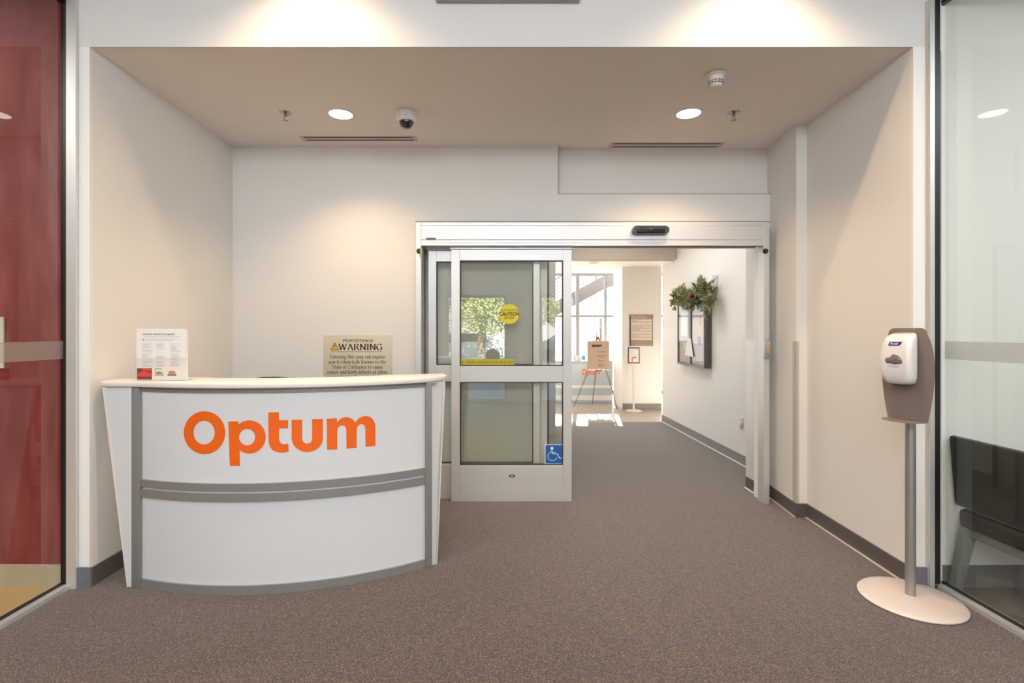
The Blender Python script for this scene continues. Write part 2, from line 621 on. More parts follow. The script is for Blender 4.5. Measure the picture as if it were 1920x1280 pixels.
# recess side walls
bm = bm_new()
prism(bm, [(-2.303, DF + .02, 0), (-2.318, DB, 0), (-2.43, DB + .1, 0), (-2.43, DF + .02, 0)], (0, 0, H))
make('wall_left', bm, M_WALL, kind='structure')
bm = bm_new()
prism(bm, [(2.274, DF + .02, 0), (2.316, 3.875, 0), (2.235, 3.875, 0), (2.283, 4.39, 0), (2.283, 4.56, 0), (2.44, 4.56, 0), (2.44, DF + .02, 0)], (0, 0, H))
make('wall_right', bm, M_WALL, kind='structure')
# back wall with a shallow recessed field over the doorway
XR = X(1046, DB)
st('wall_back', M_WALL, [
    (-2.43, -0.715, DB, 4.62, 0, H + .1),
    (-0.715, XR, DB, 4.62, 2.30, H + .1),
    (XR, 2.276, DB, 4.62, 2.30, Z(363, DB)),
    (XR, 2.43, 4.39, 4.62, Z(363, DB), H + .1),
])
st('wall_door_pocket', M_WHITE, [(-0.73, 0.318, 4.45, 4.62, 0, 2.31)])
st('wall_door_reveal', M_WALL, [(2.205, 2.62, 4.365, 4.62, 0, 2.31)])
bm = bm_new()
prism(bm, [(2.555, 4.6, 0), (2.50, 8.0, 0), (2.75, 8.0, 0), (2.75, 4.6, 0)], (0, 0, 2.95))
make('wall_corridor_right', bm, M_WALL, kind='structure')
st('wall_corridor_left', M_WALL, [(-1.0, 0.05, 4.62, 7.0, 0, 2.95)])
st('wall_corridor_column', mat('grey_column', (0.42, 0.41, 0.40), 0.6, noise=0.02), [(-1.0, 0.712, 7.0, 7.4, 0, 2.95)])
st('wall_beam', mat('beam_taupe', (0.52, 0.45, 0.38), 0.8), [(-1.0, 2.515, 7.35, 7.55, 2.465, 2.9)])
st('wall_lobby_pillar', M_WALL, [(2.16, 2.87, 9.24, 10.0, 0, 4.0)])
st('wall_lobby_left', M_WALL, [(-2.1, -2.0, 7.4, 11.8, 0, 4.0), (-2.1, -1.0, 7.3, 7.4, 0, 4.0)])
st('wall_lobby_right', M_WALL, [(6.5, 6.6, 7.9, 11.8, 0, 4.0), (2.75, 6.6, 7.9, 8.0, 0, 4.0)])
WD = 11.6
st('wall_lobby_far', M_WHITE, [(-2.1, 6.6, WD, WD + .12, 2.75, 4.0), (4.6, 6.6, WD, WD + .12, 0, 2.75)])
# rooms behind the side glazing
st('wall_red', M_RED, [(-6, -2.44, DF + .01, DF + .13, 0, HF)])
st('baseboard_red', M_CREAM, [(-6, -2.445, DF - .004, DF + .012, 0, 0.122)])
st('wall_east_room', M_WALL, [(2.44, 6, DF + .01, DF + .13, 0, HF)])
st('baseboard_east', mat('east_base', (0.20, 0.19, 0.185), 0.5, noise=0.04), [(2.445, 6, DF - .004, DF + .012, 0, 0.118)])
st('wall_west_end', M_RED, [(-6.1, -6, YB, DF + .1, 0, HF)])
st('wall_east_end', M_WALL, [(6, 6.1, YB, DF + .1, 0, HF)])
# entrance wall behind the camera, with two glazed openings
st('wall_entrance', M_WALL, [
    (-6.1, -1.15, YB - .15, YB, 0, HF), (0.05, 0.72, YB - .15, YB, 0, HF), (1.15, 6.1, YB - .15, YB, 0, HF),
    (-1.15, 0.05, YB - .15, YB, 2.14, HF), (0.72, 1.15, YB - .15, YB, 2.14, HF)])

# baseboards
bm = bm_new()
prism(bm, [(-2.303, DF + .02, 0), (-2.291, DF + .008, 0), (-2.306, DB, 0), (-2.318, DB, 0)], (0, 0, .105))
make('baseboard_left', bm, M_BASE, kind='structure')
bm = bm_new()
pl = [(2.283, 4.36), (2.235, 3.875), (2.316, 3.875), (2.274, DF)]
prism(bm, [(2.283, 4.36, 0), (2.235, 3.875, 0), (2.223, 3.863, 0), (2.271, 4.36, 0)], (0, 0, .105))
prism(bm, [(2.223, 3.863, 0), (2.223, 3.875, 0), (2.316, 3.875, 0), (2.304, 3.863, 0)], (0, 0, .105))
prism(bm, [(2.304, 3.863, 0), (2.316, 3.875, 0), (2.274, DF, 0), (2.262, DF, 0)], (0, 0, .105))
make('baseboard_right', bm, M_BASE, kind='structure')
bm = bm_new()
box(bm, 2.211, 2.223, 3.85, 4.35, 0, .012)
for (xa, ya), (xb, yb) in (((2.271, 4.36), (2.223, 3.863)), ((2.304, 3.863), (2.262, DF))):
    pass
bm.clear()
prism(bm, [(2.271, 4.36, 0), (2.223, 3.863, 0), (2.213, 3.855, 0), (2.261, 4.36, 0)], (0, 0, .007))
prism(bm, [(2.304, 3.863, 0), (2.262, DF, 0), (2.250, DF, 0), (2.292, 3.855, 0)], (0, 0, .007))
make('toe_highlight', bm, M_TOE_HIGHLIGHT, kind='structure')  # pale strips painting the light caught by the baseboard toe
M_BASEB = mat('blue_grey_baseboard', (0.16, 0.17, 0.20), 0.4, noise=0.04)
st('baseboard_pier_west', M_BASEB, [(-2.375, -2.290, DF - .012, DF, 0, .112)])
st('baseboard_pier_east', M_BASEB, [(2.262, 2.345, DF - .012, DF, 0, .112)])
st('baseboard_back', M_BASE, [(-2.306, -0.73, DB - .012, DB, 0, .105)])
st('baseboard_reveal', M_BASE, [(2.193, 2.205, 4.37, 4.60, 0, .105)])
bm = bm_new()
prism(bm, [(2.555, 4.62, 0), (2.50, 8.0, 0), (2.488, 8.0, 0), (2.543, 4.62, 0)], (0, 0, .105))
make('baseboard_corridor', bm, mat('corridor_base', (0.26, 0.235, 0.225), 0.45, noise=0.04), kind='structure')
bm = bm_new()
prism(bm, [(2.543, 4.62, 0), (2.488, 8.0, 0), (2.474, 8.0, 0), (2.529, 4.62, 0)], (0, 0, .008))
box(bm, 2.181, 2.193, 4.37, 4.60, 0, .008)
make('toe_highlight_corridor', bm, M_STICK, kind='structure')  # same painted toe highlight along the corridor and reveal
st('baseboard_pillar', mat('pillar_base', (0.22, 0.19, 0.17), 0.5), [(2.16, 2.87, 9.228, 9.24, 0, .105)])

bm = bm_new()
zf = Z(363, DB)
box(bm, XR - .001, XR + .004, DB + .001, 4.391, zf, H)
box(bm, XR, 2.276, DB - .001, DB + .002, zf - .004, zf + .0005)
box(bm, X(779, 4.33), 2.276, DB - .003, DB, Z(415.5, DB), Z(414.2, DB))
make('shadow_line', bm, mat('painted_shadow_line', (.25, .235, .22), .8), kind='structure')  # dark strips painting the shadow lines along the fascia and field edges

# corner guards: clear strips over the wall corners
M_GUARD = glass_mat('corner_guard', (0.93, 0.92, 0.91), 1.2, 0.3, diffuse=0.10, dcol=(0.6, 0.56, 0.52))
bm = bm_new()
box(bm, 2.232, 2.2345 + .02, 3.872, 3.874, .105, 1.343)
box(bm, 2.2315, 2.2335, 3.874, 3.92, .105, 1.343)
make('corner_guard', bm, M_GUARD, label='clear strip over the wall corner beside the narrow return, beige wall behind the dispenser stand', cat='corner guard', group='corner guards')
bm = bm_new()
box(bm, 2.2015, 2.2045, 4.42, 4.428, .105, 1.33)
box(bm, 2.2015, 2.2045, 4.44, 4.60, .105, 1.33)
make('corner_guard', bm, M_ALUW, label='thin pale strip over the wall edge inside the sliding doorway, past the grey jamb', cat='corner guard', group='corner guards')

# ------------------------------------------------------------------ side glazing (window_1 west, window_2 east)
for n, s in ((1, -1), (2, 1)):
    e = mkempty('window_%d' % n, (s * 2.44, 1.0, 0), kind='structure')
    bm = bm_new()
    xo, xi = (2.3632, 2.416) if s < 0 else (2.352, 2.377)
    box(bm, s * xo, s * xi, 2.795, DF - .001 if s < 0 else DF - .001, 0, 3.27)          # end stile
    box(bm, s * 2.39, s * 2.475, YB, 2.84, 3.255, 3.33)                                    # head
    box(bm, s * 2.395, s * 2.475, YB, 2.80, 0, 0.022)                                      # sill channel
    make('window_frame', bm, M_ALU, e)
    bm = bm_new()
    g0 = 2.416 if s < 0 else 2.377
    box(bm, s * g0, s * (g0 + .034), 2.80, DF + .006, .022, 3.255)
    box(bm, s * 2.434, s * 2.452, YB, 2.82, .022, .032)
    box(bm, s * 2.43, s * 2.455, YB, 2.83, 3.235, 3.255)
    make('window_gasket', bm, M_BLACK, e)
    bx('window_pane', M_GLASS_SIDE, s * 2.438, s * 2.448, YB, 2.80, .03, 3.245, parent=e)
    bx('frosted_strip', M_FROST, s * 2.4365, s * 2.4375, YB, 2.80, 1.268, 1.366, parent=e, label='frosted strip across the glass')
# bulkhead above the side glazing, and a trim line beside the east stile
st('wall_bulkhead', M_WHITE, [(-2.50, -2.40, YB, DF, 3.33, HF), (2.40, 2.50, YB, DF, 3.33, HF)])
st('trim_3', mat('tan_trim', (0.52, 0.45, 0.37), 0.6), [(2.342, 2.352, DF - .006, DF + .02, 0, 3.25)])
bx('header_panel', mat('grey_panel', (0.36, 0.35, 0.34), 0.5), X(818, 2.79), X(1087, 2.79), 2.78, DF, Z(1.2, 2.79), Z(1.2, 2.79) + .20, bev=.003,
   label='grey flat panel fixed high on the white header, only its lower edge in view', cat='panel')

# ------------------------------------------------------------------ sliding door package
e = mkempty('door_frame', (X(1110, 4.22), 4.25, 0), 'pale aluminium sliding door frame with wide header box around the corridor opening', 'door frame')
DH = 4.17
ztop, zbot = Z(417, DH), Z(460, DH)
bm = bm_new()
prof = [(DH, zbot), (DH, zbot + .02), (DH + .004, zbot + .024), (DH + .004, zbot + .045), (DH, zbot + .05), (DH, ztop - .028), (DH + .006, ztop - .022),
        (DH + .006, ztop), (DB, ztop), (DB, zbot), (4.30, zbot), (4.30, zbot + .03), (4.2, zbot + .03), (4.2, zbot)]
a = [bm.verts.new((X(790, DH), y, z)) for y, z in prof]
b = [bm.verts.new((X(1432, DH), y, z)) for y, z in prof]
for i in range(len(prof)):
    j = (i + 1) % len(prof)
    bm.faces.new((a[i], a[j], b[j], b[i]))
bm.faces.new(a); bm.faces.new(b)
make('header_box', bm, M_ALU_H, e)
bx('header_slot', M_GASKET, X(1073, 4.2), X(1428, 4.2), 4.205, 4.295, zbot + .008, zbot + .029, parent=e)
bm = bm_new(); box(bm, X(779.5, DH), X(789.6, DH), DH + .002, DB, 0, ztop, bev=.002)
make('jamb', bm, M_ALU, e)
bm = bm_new(); box(bm, X(1432.4, DH), X(1443, DH), DH + .002, 4.27, 0, ztop, bev=.002)
make('jamb', bm, M_ALU, e)
bm = bm_new(); box(bm, 2.155, 2.168, 4.228, 4.37, 0, zbot, bev=.0015)
for zz in (.28, .72, 1.15, 1.75, 2.08):
    tube(bm, [(2.153, 4.33, zz), (2.158, 4.33, zz)], .0035, 8)
make('jamb_lining', bm, M_WHITE, e)
# dark pocket beside the leaves
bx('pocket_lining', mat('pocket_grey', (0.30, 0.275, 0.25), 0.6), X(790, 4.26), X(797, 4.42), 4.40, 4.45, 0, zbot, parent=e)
bm = bm_new(); box(bm, 0.318, 0.376, 4.44, 4.62, 0, 2.31, bev=.002)
make('jamb', bm, M_ALUW, e)
bm = bm_new(); box(bm, X(1026, 4.63), X(1029, 4.63), 4.60, 4.635, 0, 2.31)
make('weather_strip', bm, M_GASKET, e)
bm = bm_new(); box(bm, X(799, DH), X(817, DH), DH - .001, DH + .001, Z(449, DH), Z(445.5, DH))
make('maker_plate', bm, mat('plate_grey', (0.10, 0.09, 0.09), 0.4), e)
for px in (785, 1437):
    bm = bm_new()
    lathe(bm, (X(px, 4.15), DH + .004, Z(470, 4.15)), [(0, .0), (.02, .0), (.022, .012), (.014, .03), (0, .034)], 20, Matrix.Rotation(PI / 2, 4, 'X'))
    make('safety_sensor', bm, M_BLACK, e, smooth=40)
bx('green_tag', M_TAG, X(787.5, 4.13), X(791.5, 4.13), 4.128, 4.131, Z(482, 4.13), Z(465, 4.13), bev=.0005,
   label='bright green tag hanging at the top corner of the sliding door frame', cat='tag')


def door_leaf(name, d, x0, x1, y_bot, gx0, gx1, py=(460, 488, 686, 716, 872), depth=.045, track=True):
    zt, z1, z2, z3, z4 = (Z(p, d) for p in py)
    zb = Z(y_bot, d)
    xa, xb = X(x0, d), X(x1, d)
    ga, gb = X(gx0, d), X(gx1, d)
    e = mkempty(name, ((xa + xb) / 2, d, zb), kind='structure')
    d1 = d + depth
    for q in ((xa, ga), (gb, xb)):
        bm = bm_new(); box(bm, q[0], q[1], d, d1, zb, zt - .035, bev=.002)
        make('stile', bm, M_ALU, e)
    for nm, za, zc in (('top_rail', z1, zt - .035), ('middle_rail', z3, z2), ('bottom_rail', zb, z4)):
        bm = bm_new(); box(bm, ga, gb, d + .002, d1 - .002, za, zc, bev=.0015)
        if nm == 'bottom_rail':
            box(bm, ga + .003, gb - .003, d + .0005, d + .003, za + .115, zc - .012)
            box(bm, ga + .003, gb - .003, d + .0005, d + .003, za + .01, za + .11)
        make(nm, bm, M_ALU_H, e)
    bm = bm_new(); box(bm, xa - .012, xb, d - .004, d1 - .005, zt - .033, zt - .002, bev=.002)
    make('hanger_rail', bm, M_ALU_H, e)
    for za, zc in ((z2, z1), (z4, z3)):
        bm = bm_new()
        w = .008
        for q in ((ga, ga + w, za, zc), (gb - w, gb, za, zc), (ga + w, gb - w, za, za + w), (ga + w, gb - w, zc - w, zc)):
            box(bm, q[0], q[1], d + .006, d1 - .006, q[2], q[3])
        make('gasket', bm, M_GASKET, e)
        p = bx('glass_pane', M_GLASS_DOOR, ga + .004, gb - .004, d + .018, d + .026, za + .004, zc - .004, parent=e)
    return e, (z1, z2, z3, z4, ga, gb)


DL = 4.23
d1, q1 = door_leaf('door_1', DL, 846, 1072, 940, 862, 1056)
d2, q2 = door_leaf('door_2', 4.30, 803, 1012, 935, 818, 1000, py=(462, 490, 684, 715, 869))
XD, ZD = Vector((1, 0, 0)), Vector((0, 0, 1))
# caution disc
gy = DL + .016
bm = bm_new()
c = P(955, 588.5, gy)
poly2(bm, ell(0, 0, .083, .083, n=48), c, XD, ZD)
make('caution_disc', bm, M_YEL, d1, label='round yellow caution sticker')
bm = bm_new()
cc = c + Vector((0, -.0008, 0))
text(bm, 'AUTOMATIC', .030, cc + Vector((0, 0, .021)), XD, ZD, .0, 'CENTER', .88)
text(bm, 'CAUTION', .043, cc + Vector((0, 0, -.014)), XD, ZD, .03, 'CENTER', .86)
text(bm, 'DOOR', .030, cc + Vector((0, 0, -.042)), XD, ZD, .006, 'CENTER', .95)
make('disc_lettering', bm, M_INK, d1)
# caution tape along the foot of the upper pane
bm = bm_new()
t0, t1 = P(863, 684, gy), P(964, 673, gy)
rect2(bm, 0, t1.x - t0.x, 0, t1.z - t0.z, t0, XD, ZD)
make('caution_tape', bm, M_YELD, d1, label='yellow caution tape strip')
bm = bm_new()
text(bm, 'TIC  CAUTION - AUTOMATIC DOOR  STAND CLEAR', .031, t0 + Vector((.004, -.0008, .013)), XD, ZD, .0, 'LEFT', .60)
make('tape_lettering', bm, M_INK, d1)
# accessibility sticker
bm = bm_new()
a0, a1 = P(1021.5, 870.5, gy), P(1055, 833, gy)
w, h = a1.x - a0.x, a1.z - a0.z
rect2(bm, 0, w, 0, h, a0, XD, ZD)
make('accessibility_sticker', bm, M_STICK, d1, label='blue and white accessibility sticker')
bm = bm_new()
o = a0 + Vector((0, -.0006, 0))
r = .008
pts = []
for cx_, cy_, aa in ((w - .006 - r, h - .005 - r, 0), (.006 + r, h - .005 - r, 90), (.006 + r, .009 + r, 180), (w - .006 - r, .009 + r, 270)):
    pts += ell(cx_, cy_, r, r, aa, aa + 90, 5)
poly2(bm, pts, o, XD, ZD)
make('sticker_field', bm, M_BLUE, d1)
bm = bm_new()
o = a0 + Vector((0, -.0012, 0))


def stroke2(bm, pts, wd, o, xd, yd):
    for (xa, ya), (xb, yb) in zip(pts[:-1], pts[1:]):
        dx, dy = xb - xa, yb - ya
        l = math.hypot(dx, dy) or 1e-9
        nx, ny = -dy / l * wd / 2, dx / l * wd / 2
        ex, ey = dx / l * wd * .3, dy / l * wd * .3
        v = [bm.verts.new((xa + nx - ex, ya + ny - ey, 0)), bm.verts.new((xa - nx - ex, ya - ny - ey, 0)),
             bm.verts.new((xb - nx + ex, yb - ny + ey, 0)), bm.verts.new((xb + nx + ex, yb + ny + ey, 0))]
        bm.faces.new(v)
        place(bm, o, xd, yd, v)


sx_, sy_ = w / 175.0, h / 200.0      # zoomed sticker measured 175 x 200


def S(u, v):
    return ((u - 225) * sx_, h - (v - 930) * sy_)


poly2(bm, [S(*p) for p in ell(295, 968, 15, 15, n=20)], o, XD, ZD)
stroke2(bm, [S(295, 985), S(297, 1022), S(345, 1022), S(372, 1070), S(388, 1064)], .0062, o, XD, ZD)
stroke2(bm, [S(296, 1008), S(328, 1008)], .005, o, XD, ZD)
stroke2(bm, [S(*p) for p in ell(300, 1046, 46, 44, 255, 20, 20)][::-1], .0062, o, XD, ZD)
make('wheelchair_symbol', bm, M_STICK, d1)
# oval maker label
bm = bm_new()
c = P(960, 892, DL)
poly2(bm, ell(0, 0, .028, .013, n=28), c + Vector((0, -.001, 0)), XD, ZD)
make('oval_label', bm, M_INK, d1)
bm = bm_new()
for i in range(3):
    poly2(bm, ell(-.010 + .010 * i, 0, .0055, .0045, n=12), c + Vector((0, -.0016, 0)), XD, ZD)
make('label_print', bm, M_STICK, d1)

# presence sensor on the header
e = mkempty('motion_sensor', P(1219, 432, DH), 'black pill-shaped motion sensor on the pale door header', 'sensor')
sa, sb = P(1185, 439.5, 4.15), P(1253.5, 424, 4.15)
zc, hr = (sa.z + sb.z) / 2, (sb.z - sa.z) / 2
bm = bm_new()
prof = [(sb.x - hr + hr * math.cos(t), zc + hr * math.sin(t)) for t in [PI / 2 - i * PI / 12 for i in range(13)]] + \
       [(sa.x + hr - hr * math.cos(t), zc - hr * math.sin(t)) for t in [PI / 2 - i * PI / 12 for i in range(13)]]
v = prism(bm, [(x, 4.125, z) for x, z in prof], (0, DH - 4.125 - .0005, 0))
make('housing', bm, mat('sensor_gloss_black', (0.014, 0.012, 0.011), 0.22, coat=0.2), e, smooth=40)
bm = bm_new()
box(bm, sa.x + hr * 1.1, sb.x - hr * 1.1, 4.112, 4.1255, zc - hr * .75, zc + hr * .25, bev=.004)
make('lens_window', bm, mat('sensor_lens', (.008, .008, .008), .35, spec=.3), e, smooth=40)
bm = bm_new()
lathe(bm, (P(1222, 432, 4.11).x, 4.111, zc - .002), [(0, -.002), (.004, -.002), (.004, .002), (0, .003)], 14, Matrix.Rotation(PI / 2, 4, 'X'))
make('indicator', bm, M_CHROME, e)

# key switch on the right jamb
e = mkempty('key_switch', P(1438, 653, 4.16), 'small grey switch box with amber face on the doorway jamb', 'switch')
sa, sb = P(1433.5, 672, 4.16), P(1444.5, 635, 4.16)
bx('switch_plate', brushed_mat('switch_steel', (0.42, 0.44, 0.46), .4, .8), sa.x, sb.x, 4.148, DH + .001, sa.z, sb.z, bev=.004, parent=e)
bx('switch_face', mat('switch_amber', (0.62, 0.42, 0.20), 0.4, noise=.5, nscale=90), sa.x + .012, sb.x - .012, 4.144, 4.1485, sa.z + .045, sb.z - .022, bev=.001, parent=e)
bm = bm_new(); lathe(bm, (sa.x + .024, 4.1475, sa.z + .03), [(0, -.002), (.006, -.002), (.006, .003), (0, .004)], 14, Matrix.Rotation(PI / 2, 4, 'X'))
make('key_cylinder', bm, M_BRASS, e)

# ------------------------------------------------------------------ reception desk
A, B = Vector((-2.018, 2.826, 0)), Vector((-0.478, 3.062, 0))
cv = (B - A).normalized()
nv = Vector((cv.y, -cv.x, 0))
Lc = (B - A).length
SAG = .185
R = (Lc * Lc / 4 + SAG * SAG) / (2 * SAG)
CC = (A + B) / 2 - nv * (R - SAG)
TH = math.asin(Lc / 2 / R)
ZT0, ZT1 = 1.113, 1.141


def arc(t, off=0.0, z=0.0):
    """t in -1..1 along the bowed front"""
    a = TH * t
    return CC + (nv * math.cos(a) + cv * math.sin(a)) * (R + off) + Vector((0, 0, z))


def bow(bm, off0, off1, z0, z1, ta=-1.0, tb=1.0, n=40):
    """a curved slab following the front"""
    rows = []
    for i in range(n + 1):
        t = ta + (tb - ta) * i / n
        rows.append([bm.verts.new(arc(t, off1, z0)), bm.verts.new(arc(t, off1, z1)), bm.verts.new(arc(t, off0, z1)), bm.verts.new(arc(t, off0, z0))])
    for a, b in zip(rows[:-1], rows[1:]):
        for k in range(4):
            bm.faces.new((a[k], a[(k + 1) % 4], b[(k + 1) % 4], b[k]))
    bm.faces.new(rows[0]); bm.faces.new(rows[-1])


def plate(bm, pts, z0, z1, r=.004):
    # horizontal slab with eased rims, outline kept simple
    p2 = [Vector((p.x, p.y)) for p in pts]
    n = len(p2)
    area = sum(p2[i].x * p2[(i + 1) % n].y - p2[(i + 1) % n].x * p2[i].y for i in range(n))
    sg = 1 if area > 0 else -1
    nor = []
    for i in range(n):
        t = (p2[(i + 1) % n] - p2[i - 1]).normalized()
        nor.append(Vector((t.y, -t.x)) * sg)
    rings = []
    for ins, z in ((r, z0), (r * .3, z0 + r * .3), (0, z0 + r), (0, z1 - r), (r * .3, z1 - r * .3), (r, z1)):
        rings.append([bm.verts.new((p.x - m.x * ins, p.y - m.y * ins, z)) for p, m in zip(p2, nor)])
    for a, b in zip(rings[:-1], rings[1:]):
        for k in range(n):
            bm.faces.new((a[k], a[(k + 1) % n], b[(k + 1) % n], b[k]))
    bm.faces.new(rings[0]); bm.faces.new(rings[-1])


def catmull(pts, k=5, closed=False):
    pts = [Vector(p).to_3d() if len(p) < 3 else Vector(p) for p in pts]
    n = len(pts)
    out = []
    for i in range(n if closed else n - 1):
        p0, p1, p2, p3 = (pts[(i - 1) % n] if closed or i else pts[0], pts[i], pts[(i + 1) % n], pts[(i + 2) % n] if closed or i + 2 < n else pts[-1])
        for j in range(k):
            t = j / k
            out.append(.5 * ((2 * p1) + (p2 - p0) * t + (2 * p0 - 5 * p1 + 4 * p2 - p3) * t * t + (3 * p1 - p0 - 3 * p2 + p3) * t ** 3))
    if not closed: out.append(pts[-1])
    return [(q.x, q.y) for q in out]


desk = mkempty('reception_desk', ((A + B) / 2), 'white bowed reception desk with grey trim and orange lettering', 'reception desk')
bm = bm_new(); bow(bm, -.022, 0, .595, 1.095)
make('front_panel', bm, M_DESK, desk, smooth=30)
bm = bm_new(); bow(bm, -.022, 0, .045, .503)
make('front_panel', bm, M_DESK, desk, smooth=30)
bm = bm_new(); bow(bm, -.022, -.002, .540, .560)
make('reveal_strip', bm, M_DESK, desk, smooth=30)
for z0, z1, o in ((.558, .598, .012), (.502, .542, .012), (0.0, .047, .012), (1.085, ZT0, .004)):
    bm = bm_new(); bow(bm, -.024, o, z0, z1)
    make('rail', bm, M_DGREY, desk, smooth=30)
# posts at both ends of the bow
for t, wd in ((-1, .066), (1, .040)):
    p = arc(t)
    bm = bm_new()
    s = -1 if t < 0 else 1
    v = box(bm, 0, wd * s, -.045, .018, 0, ZT0, bev=.004)
    v += box(bm, .004 * s, .010 * s, .012, .0195, 0, ZT0)
    v += box(bm, wd * .5 * s, (wd * .5 + .003) * s, .012, .0185, 0, ZT0)
    a = TH * t * .6
    xd = (cv * math.cos(a) - nv * math.sin(a))
    nn = (nv * math.cos(a) + cv * math.sin(a))
    for q in v:
        c = q.co.copy()
        q.co = p - cv * 0 + xd * c.x + nn * c.y + Vector((0, 0, c.z))
    make('post', bm, M_DGREY, desk, smooth=30)
# flared side panels
PL0, PR0 = Vector((-2.070, 2.812, 0)), Vector((-.445, 3.068, 0))
PLt, PRt = Vector((-2.248, 2.836, 0)), Vector((-.372, 3.205, 0))
PLb, PRb = Vector((-2.094, 2.815, 0)), Vector((-.408, 3.090, 0))
for p0, pb, pt in ((PL0, PLb, PLt), (PR0, PRb, PRt)):
    dv = (pt - p0).normalized()
    nn = Vector((dv.y, -dv.x, 0))
    if nn.y > 0: nn = -nn
    bm = bm_new()
    pts = [p0 + Vector((0, 0, 0)), pb, pt + Vector((0, 0, 1.112))]
    pts.append(p0 + Vector((0, 0, 1.112)))
    prism(bm, pts, -nn * .028)
    bmesh.ops.bevel(bm, geom=bm.edges[:], offset=.003, segments=1, affect='EDGES')
    make('side_panel', bm, M_DESK, desk, smooth=30)
    bm = bm_new()
    q = nn * .0006
    prism(bm, [pb + q, pt + Vector((0, 0, 1.112)) + q, pt - dv * .022 + Vector((0, 0, 1.112)) + q, pb - dv * .008 + q], nn * .001)
    make('edge_band', bm, M_DESKTOP, desk)
# countertop
pts = []
pts += [Vector((-2.288, 3.00, 0)), Vector((-2.286, 2.93, 0)), Vector((-2.272, 2.87, 0)), Vector((-2.262, 2.843, 0)), Vector((-2.248, 2.826, 0)), Vector((-2.225, 2.816, 0)), Vector((-2.18, 2.808, 0))]
for i in range(41):
    pts.append(arc(-1.0 + 2.0 * i / 40, .03))
rt = Vector((-.368, 3.205, 0))
pts += [rt + Vector((-.035, -.075, 0)), rt + Vector((-.008, -.03, 0)), rt, rt + Vector((.0, .05, 0)), rt + Vector((-.04, .16, 0))]
for i in range(31):
    pts.append(arc(.93 - 1.83 * i / 30, -.30))
bm = bm_new()
plate(bm, pts, ZT0, ZT1, .006)
make('countertop', bm, M_DESKTOP, desk, smooth=35)
# worksurface on the clerk's side, with its end supports
bm = bm_new()
pts = [arc(1.0 - 2.0 * i / 20, -.026, .73) for i in range(21)]
pts += [arc(-1, -.30, .73) + Vector((.05, 0, 0)), arc(-.9, -.55, .73), arc(.9, -.62, .73), arc(1, -.3, .73)]
prism(bm, pts, (0, 0, .025))
make('worksurface', bm, M_DESK, desk)
for t in (-.86, .86):
    bm = bm_new()
    a, b = arc(t, -.03), arc(t, -.52)
    dr = (b - a).normalized(); sd = Vector((dr.y, -dr.x, 0)) * .012
    prism(bm, [a - sd, a + sd, b + sd, b - sd], (0, 0, .729))
    make('end_support', bm, M_DESK, desk)
# brackets under the counter ends
for px, py, w in ((232, 730, .05), (812, 717, .04)):
    pp = P(px, py, 2.84 if px < 500 else 3.07)
    bx('bracket', M_DGREY, pp.x - w / 2, pp.x + w / 2, pp.y, pp.y + .02, ZT0 - .014, ZT0, parent=desk, bev=.001)


# lettering: outlines traced as a flat drawing, cut into strips and laid on the bowed panel
def on_bow(px, py, off=.0012):
    dx = (px - CX) / F
    a = dx * dx + 1
    b = -2 * (dx * CC.x + CC.y)
    c = CC.x ** 2 + CC.y ** 2 - (R + off) ** 2
    t = (-b - math.sqrt(b * b - 4 * a * c)) / (2 * a)
    return Vector((dx * t, t, EYE - (py - CY) / F * t))


LET = [
    ([*ell(290, 324, 178, 184, n=72)], [ell(286, 323, 91, 101, n=56)]),
    ([(494, 228), (582, 226), (584, 250), *ell(675, 360, 140, 142, -129, 129, 48), (591, 480), (595, 608), (506, 608)], [ell(655, 362, 68, 70, n=44)]),
    ([(836, 150), (928, 148), (929, 216), (1006, 216), (1006, 286), (930, 288), (930, 375), (935, 400), (948, 416), (970, 422), (1009, 418), (1011, 487),
      (975, 494), (940, 495), (900, 487), (868, 470), (848, 440), (839, 400)], []),
    ([(1036, 214), (1128, 212), (1128, 372), *ell(1170, 374, 42, 43, 170, 10, 14), (1212, 372), (1212, 208), (1306, 206), (1306, 366),
      *ell(1171, 368, 135, 121, 4, 176, 28), (1036, 372)], []),
    ([(1338, 204), (1424, 200), (1427, 232), (1445, 212), (1470, 197), (1503, 190), (1535, 195), (1562, 210), (1583, 236), (1605, 207), (1635, 188), (1672, 180),
      (1710, 188), (1738, 212), (1753, 248), (1755, 285), (1755, 437), (1671, 444), (1668, 285), (1662, 264), (1648, 253), (1630, 251), (1612, 259), (1598, 278), (1595, 300),
      (1594, 452), (1507, 460), (1505, 300), (1500, 276), (1486, 264), (1467, 261), (1446, 268), (1432, 285), (1428, 310), (1428, 466), (1340, 470)], []),
]
bm = bm_new()
for outer, holes in LET:
    poly2(bm, outer, (0, 0, 0), (1, 0, 0), (0, 1, 0), holes)
for u in range(100, 1780, 16):
    g = bm.verts[:] + bm.edges[:] + bm.faces[:]
    bmesh.ops.bisect_plane(bm, geom=g, plane_co=(u, 0, 0), plane_no=(1, 0, 0))
for v in bm.verts:
    v.co = on_bow(320 + v.co.x * .21875, 740 + v.co.y * .21888)
make('lettering', bm, M_ORANGE, desk, label='orange lettering on the upper panel')

